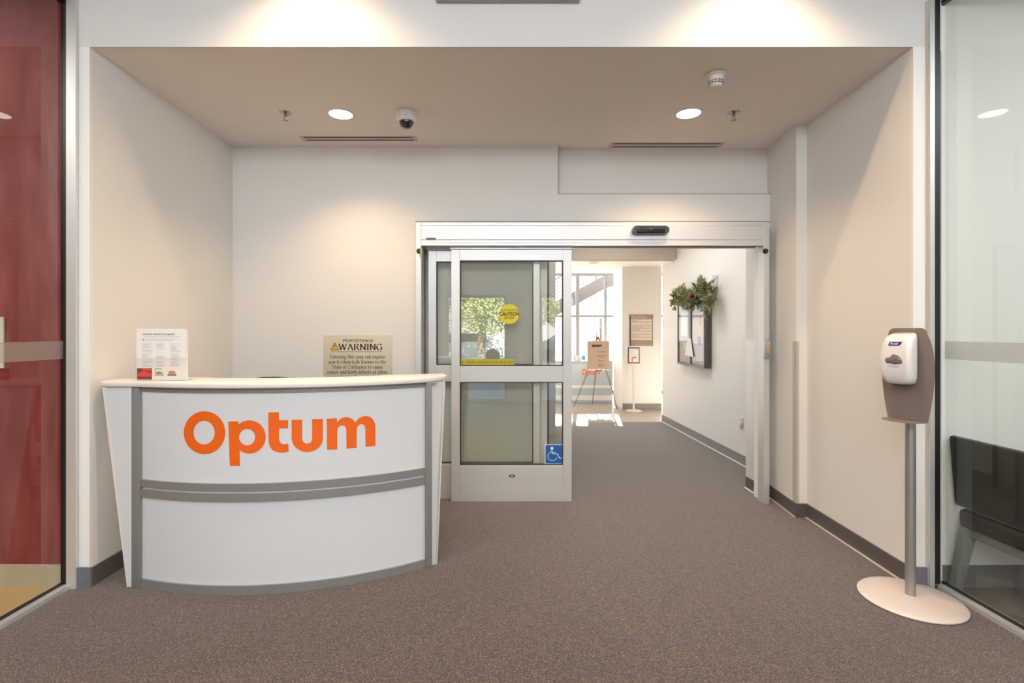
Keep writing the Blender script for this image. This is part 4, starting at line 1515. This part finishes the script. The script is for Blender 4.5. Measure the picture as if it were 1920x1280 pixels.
def slab(bm, sec, ya, yb, bev=.012, bulge=0.0, n=8):
    """section in x,z swept along y"""
    rows = []
    for i in range(n + 1):
        t = i / n
        y = ya + (yb - ya) * t
        k = bulge * (1 - (2 * t - 1) ** 2)
        rows.append([bm.verts.new((x + k, y, z)) for x, z in sec])
    for a, b in zip(rows[:-1], rows[1:]):
        m_ = len(a)
        for k in range(m_):
            bm.faces.new((a[k], a[(k + 1) % m_], b[(k + 1) % m_], b[k]))
    bm.faces.new(rows[0]); bm.faces.new(rows[-1])


bm = bm_new()
sec = [(2.545, .462), (2.535, .478), (2.520, .66), (2.506, .83), (2.512, .842), (2.53, .846), (2.552, .838), (2.575, .66), (2.59, .478), (2.58, .462)]
slab(bm, sec, Y0, Y1 + .012)
bmesh.ops.bevel(bm, geom=[e_ for e_ in bm.edges if e_.is_valid and len(e_.link_faces) == 2 and e_.calc_face_angle(0) > 1.2], offset=.010, segments=2, affect='EDGES')
make('backrest', bm, M_VINYL, ch, smooth=50)
bm = bm_new()
box(bm, 2.538, 3.02, Y0 + .005, Y1 + .004, .352, .450, bev=.026, seg=3)
make('seat', bm, M_VINYL, ch, smooth=50)
bm = bm_new()
for ya, yb in ((Y0 + .03, Y0 + .06), (Y1 - .055, Y1 - .025)):
    box(bm, 2.575, 3.0, ya, yb, .308, .351, bev=.004)
box(bm, 2.565, 2.60, Y0 + .03, Y1 - .02, .304, .351, bev=.004)
box(bm, 2.97, 3.0, Y0 + .03, Y1 - .02, .308, .351, bev=.004)
make('seat_frame', bm, M_CFRAME, ch, smooth=30)
for ya, yb in ((Y0 + .02, Y0 + .062), (Y1 - .045, Y1 - .003)):
    bm = bm_new()
    prism(bm, [(2.560, ya, .351), (2.612, ya, .345), (2.522, ya, 0), (2.482, ya, 0), (2.540, ya, .33)], (0, yb - ya, 0))
    make('leg', bm, M_CFRAME, ch)
    bm = bm_new()
    prism(bm, [(2.96, ya, .35), (3.0, ya, .35), (3.04, ya, 0), (3.005, ya, 0)], (0, yb - ya, 0))
    make('leg', bm, M_CFRAME, ch)
    bm = bm_new()
    prism(bm, [(2.575, ya, .36), (2.605, ya, .36), (2.585, ya, .56), (2.565, ya, .70), (2.553, ya, .70), (2.560, ya, .56)], (0, (yb - ya) * .7, 0))
    make('back_support', bm, M_CFRAME, ch)

ch.location.x += CHX

# notices on the red wall
bx('notice', mat('notice_cream', (0.66, 0.62, 0.55), .7, noise=.02), X(-60, DF), X(6.5, DF), DF - .002, DF + .006, Z(690, DF), Z(594, DF),
   label='pale notice on the red wall behind the glass, crossed by the frosted strip', cat='notice')

# ------------------------------------------------------------------ corridor
# notice cabinet on the corridor wall
def wx(y):
    return 2.555 - .055 * (y - 4.6) / 3.4


cab = mkempty('notice_cabinet', (2.49, 6.64, .965), 'dark framed glazed notice cabinet on the corridor wall under the garland', 'notice board')
ya, yb, za, zc = 6.16, 7.12, .968, 1.80
xf, xw = 2.445, wx(7.12) - .003
bm = bm_new()
box(bm, xf + .015, xw, ya, yb, za, zc)
make('cabinet_body', bm, M_BRONZE, cab)
bm = bm_new(); box(bm, xf + .012, xf + .0145, ya + .03, yb - .03, za + .03, zc - .03)
make('backing', bm, M_FELT, cab)
ym = (ya + yb) / 2
for a, b in ((ya, ym), (ym, yb)):
    bm = bm_new()
    w = .028
    for q in ((a, a + w, za, zc), (b - w, b, za, zc), (a + w, b - w, za, za + w), (a + w, b - w, zc - w, zc)):
        box(bm, xf - .01, xf + .008, q[0] + .001, q[1] - .001, q[2], q[3])
    dd = make('door', bm, M_BRONZE, cab)
    bx('pane', M_GLASS_CAB, xf - .004, xf - .001, a + w, b - w, za + w, zc - w, parent=dd)
rr = random.Random(5)
papers = [(6.30, 6.36, 1.50, 1.62, (0.80, 0.22, 0.10), 'orange-red leaflet pinned highest inside the notice cabinet'),
          (6.32, 6.40, 1.38, 1.48, (0.72, 0.52, 0.28), 'tan leaflet pinned under the orange-red one in the notice cabinet'),
          (6.33, 6.42, 1.25, 1.35, (0.16, 0.24, 0.48), 'blue leaflet pinned low in the nearer half of the notice cabinet'),
          (6.80, 6.93, 1.17, 1.27, (0.75, 0.60, 0.55), 'small pink leaflet pinned in the far half of the notice cabinet'),
          (6.78, 7.02, 1.36, 1.66, (0.72, 0.72, 0.73), 'large white sheet pinned in the far half of the notice cabinet')]
for a, b, c, d_, col, lb in papers:
    bx('leaflet', mat('leaflet_' + lb[:6].strip().replace('-', '_'), col, .7, noise=.15, nscale=60), xf + .0105, xf + .0119, a, b, c, d_, label=lb, cat='leaflet', group='leaflets in the notice cabinet')
bm = bm_new()
prism(bm, [(xf - .013, 6.60, 1.33), (xf - .013, 6.72, 1.33), (xf - .018, 6.80, 1.10), (xf - .018, 6.50, 1.09)][::-1], (.0012, 0, 0))
make('taped_notice', bm, M_PAPER, label='white sheet taped outside over the middle of the notice cabinet doors', cat='notice')

# garland
gar = mkempty('garland', (2.42, 6.6, 1.78), 'green conifer garland draped along the top of the notice cabinet', 'garland')
rr = random.Random(11)


def gpath(t):
    """t from near (0) to far (1)"""
    y = 5.80 + 1.28 * t
    z = 1.885 + .06 * math.sin(t * 9) - .03 * t
    if t < .10:
        z = 1.66 + (t / .10) * .22
    if t > .90:
        z -= (t - .9) * .9
    return Vector((2.40 + .02 * math.sin(t * 17), y if t > .10 else 5.90 + t * .1, z))


def needles(bm, base, axis, ln, wd, n, rr):
    for k in range(n):
        t = rr.uniform(.1, 1)
        p = base + axis * t * ln
        dr = (axis + Vector((rr.uniform(-.8, .5), rr.uniform(-1, 1), rr.uniform(-1, 1))) * .8).normalized()
        if (p + dr * .06).x > 2.495: dr.x = -abs(dr.x)
        s = dr.cross(Vector((rr.uniform(-1, 1), rr.uniform(-1, 1), rr.uniform(-1, 1)))).normalized() * wd
        q = p + dr * rr.uniform(.03, .06)
        v = [bm.verts.new(w) for w in (p - s, p + s, q)]
        bm.faces.new(v)


for nm, m_, cnt in (('foliage', M_GREEN, 250), ('foliage', M_GREEN2, 150)):
    bm = bm_new()
    for k in range(cnt):
        t = rr.random()
        b = gpath(t) + Vector((rr.uniform(-.04, .03), rr.uniform(-.05, .05), rr.uniform(-.06, .06)))
        ax = Vector((rr.uniform(-.5, .15), rr.uniform(-1, 1), rr.uniform(-.6, 1.0))).normalized()
        ln = rr.uniform(.05, .12)
        if (b + ax * ln).x > 2.48: ax.x = -abs(ax.x)
        tube(bm, [b, b + ax * ln], .0022, 4)
        needles(bm, b, ax, ln, .006, 24, rr)
    make(nm, bm, m_, gar, fixn=False, kind='stuff')
bm = bm_new()
tube(bm, [gpath(i / 20) for i in range(21)], .008, 6)
make('stem', bm, M_BARK, gar)
bm = bm_new()
cp = P(1326, 555, 6.15); cp.x = 2.285
for ring in range(6):
    for k in range(9):
        a = 2 * PI * (k + ring * .5) / 9
        r = .046 * math.sin(PI * (ring + 1) / 7.2)
        o = cp + Vector((-.035 + ring * .012, 0, 0))
        dr = Vector((-.3, math.cos(a), math.sin(a))).normalized()
        s = dr.cross(Vector((1, 0, 0))).normalized() * .011
        v = [bm.verts.new(w) for w in (o, o + dr * r * .7 + s, o + dr * (r + .012), o + dr * r * .7 - s)]
        bm.faces.new(v)
lathe(bm, cp, [(0, -.03), (.014, -.02), (.018, 0), (.012, .02), (0, .03)], 10, Matrix.Rotation(PI / 2, 4, 'Y'))
make('pine_cone', bm, M_CONE, gar, label='reddish brown pine cone')

# small wall box, outlet, ceiling light
yy = 6.05
e = mkempty('wall_strobe', (wx(yy), yy, 1.93), 'white alarm box on the corridor wall above the garland end', 'alarm')
bx('box', M_PLASTW, wx(yy) - .070, wx(yy) - .001, yy - .05, yy + .05, 1.945, 2.09, parent=e, bev=.006)
bx('lens', mat('strobe_lens', (.55, .52, .48), .2), wx(yy) - .080, wx(yy) - .069, yy - .03, yy + .03, 1.955, 2.01, parent=e, bev=.004)
yy = 5.42
e = mkempty('wall_outlet', (wx(yy), yy, .38), 'cream wall outlet low on the corridor wall', 'outlet')
bx('plate', mat('outlet_cream', (.58, .50, .38), .5), wx(yy) - .006, wx(yy) - .0005, yy - .036, yy + .036, .385, .50, parent=e, bev=.002)
bx('receptacle', M_PLASTW, wx(yy) - .03, wx(yy) - .005, yy - .018, yy + .018, .398, .45, parent=e, bev=.004)
d = (2.6 - EYE) * F / (CY - 492)
e = mkempty('ceiling_light', (X(1112, d), d, 2.6), 'round unlit ceiling fitting seen through the open doorway', 'ceiling light')
bm = bm_new(); lathe(bm, (X(1112, d), d, 2.6), [(.095, 0), (.098, -.012), (.08, -.018), (0, -.012)], 32)
make('rim', bm, M_PLASTW, e, smooth=40)
bm = bm_new(); lathe(bm, (X(1112, d), d, 2.588), [(.07, 0), (.068, -.006), (0, -.006)], 28)
make('diffuser', bm, mat('fitting_grey', (.35, .32, .29), .4), e)

# ------------------------------------------------------------------ lobby
# directory on the pillar
PY = 9.24
sx0, sx1, z0, z1 = X(1181, PY), X(1223, PY), Z(648, PY), Z(590, PY)
dr_ = mkempty('directory_sign', ((sx0 + sx1) / 2, PY, z0), 'taupe directory board with cream strips on the lobby pillar', 'sign')
bx('board', M_TAUPES, sx0, sx1, PY - .018, PY - .001, z0, z1, parent=dr_, bev=.002)
bx('edge_trim', M_BRONZE, sx0 - .006, sx0 + .012, PY - .022, PY - .001, z0, z1, parent=dr_)
bx('edge_trim', M_BRONZE, sx1 - .006, sx1 + .003, PY - .022, PY - .001, z0, z1, parent=dr_)
top = Z(598.5, PY); bot = Z(638, PY)
hh = (top - bot) / 7
for k in range(7):
    st_ = bx('name_strip', M_CREAMS, sx0 + .016, sx1 - .012, PY - .023, PY - .0185, top - hh * (k + 1) + .008, top - hh * k, parent=dr_)
    if k not in (1, 4, 6):
        bm = bm_new()
        rect2(bm, .03, .03 + (.10, 0, .20, .15, 0, .12, 0)[k], 0, .008, (sx0, PY - .0236, top - hh * k - hh * .55), XD, ZD)
        make('strip_print', bm, M_TAUPES, st_)
bm = bm_new()
text(bm, 'First Floor', .075, (sx0 + .022, PY - .0195, Z(597, PY)), XD, ZD, .004, 'LEFT', .9)
make('heading', bm, M_CREAMS, dr_)

# framed sign on a post
DS = 9.05
sp = mkempty('sign_stand', (X(1188, DS), DS, 0), 'cream pedestal sign stand with framed arrow page before the lobby pillar', 'sign stand')
xc = X(1188, DS)
bm = bm_new(); lathe(bm, (xc, DS, 0), [(.145, 0), (.15, .006), (.12, .014), (.02, .02), (0, .02)], 40)
make('base', bm, M_PLASTY, sp, smooth=40)
bm = bm_new(); tube(bm, [(xc, DS, .018), (xc, DS, .84)], .016, 14)
make('pole', bm, M_PLASTY, sp, smooth=40)
fx0, fx1, fz0, fz1 = X(1173.5, DS), X(1201, DS), Z(684, DS), Z(648.5, DS)
bx('frame', M_PLASTY, fx0, fx1, DS - .02, DS + .01, fz0, fz1, parent=sp, bev=.004)
bx('inner_border', M_BRONZE, fx0 + .028, fx1 - .022, DS - .023, DS - .0195, fz0 + .028, fz1 - .022, parent=sp)
pg = bx('page', M_PAPER, fx0 + .052, fx1 - .040, DS - .025, DS - .0225, fz0 + .050, fz1 - .045, parent=sp)
bm = bm_new()
pw, ph = (fx1 - fx0 - .092), (fz1 - fz0 - .095)
o = Vector((fx0 + .052, DS - .0262, fz0 + .05))
poly2(bm, [(pw * .25, .01), (pw * .38, .01), (pw * .40, ph * .30), (pw * .62, ph * .31), (pw * .62, ph * .26), (pw * .78, ph * .36), (pw * .62, ph * .46), (pw * .62, ph * .41), (pw * .34, ph * .40), (pw * .26, ph * .30)], o, XD, ZD)
make('arrow', bm, M_ORANGE, pg)
bm = bm_new()
for k, w_ in enumerate((.5, .75, .25, .6)):
    rect2(bm, pw * .1, pw * (.1 + w_), ph * (.86 - k * .1), ph * (.86 - k * .1) + .004, o, XD, ZD)
rect2(bm, pw * .64, pw * .93, ph * .90, ph * .95, o, XD, ZD)
make('print', bm, M_INKG, pg)

# easel with tan board
ez = mkempty('easel', (1.70, 9.45, 0), 'wooden tripod easel standing in sunlight on the lobby floor', 'easel')
apex = P(1121, 628, 9.45)
kn = {'a': (P(1105, 684, 9.36), P(1093, 720, 9.42), P(1075.5, 763.5, 9.47)),
      'b': (P(1117.5, 690, 9.55), P(1114.5, 722, 9.68), P(1110.5, 758, 9.84)),
      'c': (P(1136, 692, 9.30), P(1145, 722, 9.22), P(1158, 768.5, 9.15))}
for k, (p0, p1, p2) in kn.items():
    p2 = Vector((p2.x, p2.y, 0.0))
    bm = bm_new(); tube(bm, [apex + (p0 - apex) * .05, p0, p1], [.010, .012, .013], 8)
    lg = make('leg', bm, M_WOOD, ez, smooth=40)
    bm = bm_new(); tube(bm, [p1 + (p0 - p1) * .1, p2 + Vector((0, 0, .004))], .006, 8)
    make('leg_extension', bm, M_DARKM, lg, smooth=40)
bm = bm_new()
l0, l1 = P(1121, 640, 9.42), P(1123.5, 617, 9.42)
tube(bm, [l0 + Vector((-.035, 0, 0)), l1 + Vector((-.035, 0, -.02)), l1 + Vector((-.02, 0, 0)), l1 + Vector((.02, 0, 0)), l1 + Vector((.035, 0, -.02)), l0 + Vector((.035, 0, 0))], .007, 8)
make('top_loop', bm, M_WOOD, ez, smooth=40)
bm = bm_new(); rl0, rl1 = P(1100, 693.2, 9.27), P(1143, 693.2, 9.27)
tube(bm, [rl0 + Vector((0, 0, -.012)), rl1 + Vector((0, 0, -.012))], .008, 8)
box(bm, P(1116, 0, 9.27).x, P(1128, 0, 9.27).x, 9.22, 9.262, rl0.z - .02, rl0.z + .012)
tube(bm, [(P(1104, 0, 9.3).x, 9.27, rl0.z - .012), (P(1104, 0, 9.3).x, 9.38, rl0.z + .0)], .006, 6)
make('ledge', bm, M_WOOD, ez, smooth=40)
bd = mkempty('sign_board', P(1121, 692, 9.25), 'tan board with dark arrow resting on the wooden easel', 'sign')
b0, b1 = P(1101, 691.5, 9.25), P(1142, 639, 9.25)
bx('board', M_TANB, b0.x, b1.x, 9.24, 9.252, b0.z, b1.z, parent=bd)
bm = bm_new()
o = Vector((b0.x, 9.239, b0.z)); bw, bh = b1.x - b0.x, b1.z - b0.z
yc = bh * .83
poly2(bm, [(bw * .18, yc - .003), (bw * .30, yc + .035), (bw * .30, yc + .014), (bw * .65, yc + .020), (bw * .65, yc - .014), (bw * .30, yc - .022), (bw * .30, yc - .038)], o, XD, ZD)
make('arrow', bm, M_INK, bd)
bm = bm_new()
for a, b, zz in ((.42, .88, .61), (.62, .66, .54), (.43, .86, .475), (.54, .80, .415), (.49, .76, .295), (.60, .64, .235), (.47, .78, .165), (.50, .75, .105)):
    rect2(bm, bw * a, bw * b, bh * zz - .004, bh * zz + .004, o, XD, ZD)
make('board_print', bm, mat('brown_ink', (.10, .07, .055), .7), bd)

# far counter with orange lettering
CD = 10.0
xa, xb = .95, 3.3
ct = mkempty('lobby_counter', (2.0, CD, 0), 'pale lobby counter with small orange lettering behind the easel', 'counter')
xb = 2.14
bx('counter_front', M_CTRB, xa, xb, CD, CD + .04, 0, .82, parent=ct, bev=.003)
bx('counter_top', M_DESK, xa - .03, xb + .01, CD - .03, CD + .55, .82, .845, parent=ct, bev=.004)
bx('end_panel', M_DESK, xa, xa + .03, CD + .04, CD + .5, 0, .82, parent=ct)
for zz, hh_ in ((.30, .06), (.06, .10)):
    bx('rail', M_PLASTW, xa, xb, CD - .010, CD - .0005, zz, zz + hh_, parent=ct)
bm = bm_new()
text(bm, 'Optum', .155, (X(1090.5, CD), CD - .002, Z(702, CD)), XD, ZD, .02, 'LEFT', .80)
make('lettering', bm, M_ORANGE, ct, label='small orange lettering')
tl = mkempty('desk_telephone', (X(1085, CD + .1), CD + .12, .845), 'pale telephone on the lobby counter beside the easel board', 'telephone')
bx('telephone_body', M_PLASTY, X(1080, CD + .1), X(1090, CD + .1), CD + .05, CD + .2, .846, .93, parent=tl, bev=.01)
bx('handset', mat('handset_grey', (.35, .35, .36), .4), X(1080, CD + .1), X(1083, CD + .1), CD + .04, CD + .2, .931, .955, parent=tl, bev=.008)
bx('tissue_box', M_TEAL, X(1089.5, CD + .3) + .02, X(1094, CD + .3) + .03, CD + .25, CD + .36, .8455, .93, bev=.004, label='small teal box on the lobby counter beside the telephone', cat='box')
bx('paper_tray', M_PLASTW, X(1074, CD + .3), X(1079, CD + .3), CD + .22, CD + .4, .8455, .96, bev=.004, label='white upright tray at the doorway end of the lobby counter', cat='tray')

# curtain wall of the lobby
e = mkempty('window_3', (1.8, WD + .04, 0), kind='structure')
bm = bm_new()
zt3 = 2.75
for px, w_ in ((1083.5, .075), (1136, .05)):
    xx = X(px, WD)
    box(bm, xx - w_ / 2, xx + w_ / 2, WD, WD + .12, .08, zt3 - .05)
for xx in (-1.6, -.4, .6, 3.1, 4.1, 4.58):
    box(bm, xx - .03, xx + .03, WD, WD + .12, .08, zt3 - .05)
xx = X(1127, WD)
box(bm, xx - .02, xx + .02, WD, WD + .12, .08, Z(596, WD))
for py in (592.5,):
    box(bm, -2, 4.6, WD + .001, WD + .119, Z(py, WD) - .025, Z(py, WD) + .025)
box(bm, -2, 4.6, WD, WD + .12, zt3 - .05, zt3 - .001)
box(bm, -2, 4.6, WD, WD + .12, 0, .08)
make('window_frame', bm, mat('mullion_grey', (.27, .26, .255), .45, .2), e)
bx('window_pane', M_GLASS_CLEAR, -2, 4.6, WD + .055, WD + .063, .08, zt3 - .05, parent=e)

# outside stair beyond the curtain wall
SDp = 13.0
stc = mkempty('exterior_stair', (2.4, SDp, 0), 'taupe stair stringer with bar railing rising beyond the lobby glass', 'stair')


def SQ(px, py):
    return P(px, py, SDp)


bm = bm_new()
slope = (511 - 547.8) / (1142.5 - 1073.7)
p = [SQ(1020, 547.8 - slope * 53.7), SQ(1142.5, 511), SQ(1175, 507), SQ(1175, 533), SQ(1150, 535), SQ(1136, 540), SQ(1020, 574.4 - (-.552) * 53.7)]
prism(bm, p, (0, .28, 0))
make('stringer', bm, M_STAIR, stc)
bm = bm_new()
for px in (1040, 1081, 1118, 1150):
    yb_ = 547.8 + slope * (px - 1073.7)
    tube(bm, [SQ(px, yb_), SQ(px, yb_ - 44)], .02, 8)
for k in range(1, 7):
    tube(bm, [SQ(1030, 547.8 + slope * (1030 - 1073.7) - k * 7), SQ(1150, 547.8 + slope * (1150 - 1073.7) - k * 7)], .010 if k < 6 else .02, 8)
make('railing', bm, M_STAIR, stc, smooth=40)
bx('stair_post', M_STAIR, SQ(1166, 0).x, SQ(1190, 0).x, SDp + .05, SDp + .25, 0, SQ(0, 530).z, parent=stc)

# plants
def fronds(bm, top, n, ln, rr, droop=.5, wd=.03):
    for k in range(n):
        a = 2 * PI * k / n + rr.uniform(-.2, .2)
        el = rr.uniform(.1, 1.2)
        pts = []
        for i in range(7):
            t = i / 6
            h = math.cos(el) * ln * t
            z = math.sin(el) * ln * t - droop * ln * t * t
            pts.append(top + Vector((math.cos(a) * h, math.sin(a) * h, z)))
        s = Vector((-math.sin(a), math.cos(a), 0))
        for i in range(6):
            for sg in (-1, 1):
                p0 = pts[i]; q = pts[i + 1]
                tip = q + s * sg * wd * 5 * (1 - abs(i - 2.5) / 5) + Vector((0, 0, -wd * 2))
                v = [bm.verts.new(w) for w in (p0, q, tip)]
                bm.faces.new(v)


st('ground', M_PAVE, [(-30, 40, WD + .12, 60, -.12, -.02)])
rr = random.Random(21)
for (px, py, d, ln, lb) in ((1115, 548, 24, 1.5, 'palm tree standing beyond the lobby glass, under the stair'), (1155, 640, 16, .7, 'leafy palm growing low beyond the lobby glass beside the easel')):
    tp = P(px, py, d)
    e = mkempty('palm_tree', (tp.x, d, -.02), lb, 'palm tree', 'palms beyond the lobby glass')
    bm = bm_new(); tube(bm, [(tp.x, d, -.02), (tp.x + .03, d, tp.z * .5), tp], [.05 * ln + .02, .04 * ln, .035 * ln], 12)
    make('trunk', bm, mat('palm_bark_washed', (.42, .38, .33), .9, noise=.2), e, smooth=40)  # bark paled, outdoor glare painted into its colour
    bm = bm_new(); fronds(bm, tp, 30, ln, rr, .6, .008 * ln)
    make('fronds', bm, mat('palm_green_washed', (.34, .36, .20), .6, noise=.2), e, fixn=False)  # fronds paled too, the washed-out look is in the colour

# ------------------------------------------------------------------ outside the entrance, seen reflected in the door glass
st('ground_parking', M_ASPH, [(-40, 40, -45, YB - .15, -.12, -.02)])
for n, (xa, xb) in ((4, (-1.15, .05)), (5, (.72, 1.15))):
    e = mkempty('window_%d' % n, ((xa + xb) / 2, YB - .08, 0), kind='structure')
    bm = bm_new()
    for q in ((xa, xa + .04, 0, 2.14), (xb - .04, xb, 0, 2.14), (xa + .04, xb - .04, 0, .08), (xa + .04, xb - .04, 2.09, 2.14)):
        box(bm, q[0], q[1], YB - .10, YB - .05, q[2], q[3])
    make('window_frame', bm, M_ALU, e)
    bx('window_pane', M_GLASS_CLEAR, xa + .04, xb - .04, YB - .078, YB - .072, .08, 2.09, parent=e)


def leafy(bm, c, r, n, rr, s=.085):
    for k in range(n):
        u = Vector((rr.gauss(0, 1), rr.gauss(0, 1), rr.gauss(0, 1))).normalized()
        p = c + Vector((u.x * r[0], u.y * r[1], u.z * r[2])) * rr.uniform(.72, 1.03)
        a = Vector((rr.uniform(-1, 1), rr.uniform(-1, 1), rr.uniform(-1, 1))).normalized()
        b = a.cross(u)
        if b.length < .1: continue
        b.normalize()
        v = [bm.verts.new(w) for w in (p, p + (a + b) * s * .5, p + a * s, p + (a - b) * s * .5)]
        bm.faces.new(v)


def tree(x, y, h, r, lb, n=8000):
    e = mkempty('tree', (x, y, -.02), lb, 'tree', 'trees in the parking area')
    bm = bm_new()
    tube(bm, [(x, y, -.02), (x + .1, y, h * .4), (x, y, h * .75)], [.2, .15, .08], 10)
    for k in range(5):
        a = k * 1.26
        tube(bm, [(x + .06, y, h * .42), (x + math.cos(a) * r * .5, y + math.sin(a) * r * .5, h * .7)], [.07, .03], 6)
    make('trunk', bm, M_BARK, e, smooth=40)
    bm = bm_new()
    rr = random.Random(int(x * 10) + 99)
    for k in range(9):
        c = Vector((x + rr.uniform(-.55, .55) * r, y + rr.uniform(-.55, .55) * r, h * .63 + rr.uniform(-.3, .35) * r))
        leafy(bm, c, (r * .55, r * .55, r * .42), n // 9, rr)
    make('foliage', bm, M_LEAF, e, fixn=False, kind='stuff')


tree(-.9, -10.5, 4.2, 2.1, 'broad tree outside the entrance, mirrored in the sliding door glass')
tree(3.2, -13.5, 4.6, 2.0, 'slimmer tree outside the entrance, mirrored at the edge of the door glass')


def car(x, y, m_, lb):
    e = mkempty('car', (x, y, -.02), lb, 'car', 'parked cars')
    bm = bm_new()
    side = [(-2.2, .25), (-2.25, .55), (-2.1, .80), (-1.2, .92), (-.65, 1.38), (.75, 1.42), (1.45, .98), (2.1, .88), (2.25, .55), (2.2, .25)]
    prism(bm, [(x + a, y - .85, z) for a, z in side], (0, 1.7, 0))
    bmesh.ops.bevel(bm, geom=bm.edges[:], offset=.06, segments=2, affect='EDGES')
    make('body', bm, m_, e, smooth=40)
    for s in (-1, 1):
        bm = bm_new()
        ys = y + s * .852
        prism(bm, [(x - 1.05, ys, .93), (x - .60, ys, 1.30), (x + .70, ys, 1.33), (x + 1.25, ys, .97)], (0, s * .012, 0))
        make('side_window', bm, M_DOME, e)
    for wx_ in (-1.4, 1.4):
        for s in (-1, 1):
            bm = bm_new(); tube(bm, [(x + wx_, y + s * .68, .31), (x + wx_, y + s * .90, .31)], .33, 20)
            make('wheel', bm, M_BLACK, e, smooth=40)


car(-1.9, -15.0, M_CARW, 'pale car parked outside the entrance beyond the broad tree')
car(3.4, -16.2, M_CARB, 'blue grey car parked outside the entrance beyond the slimmer tree')
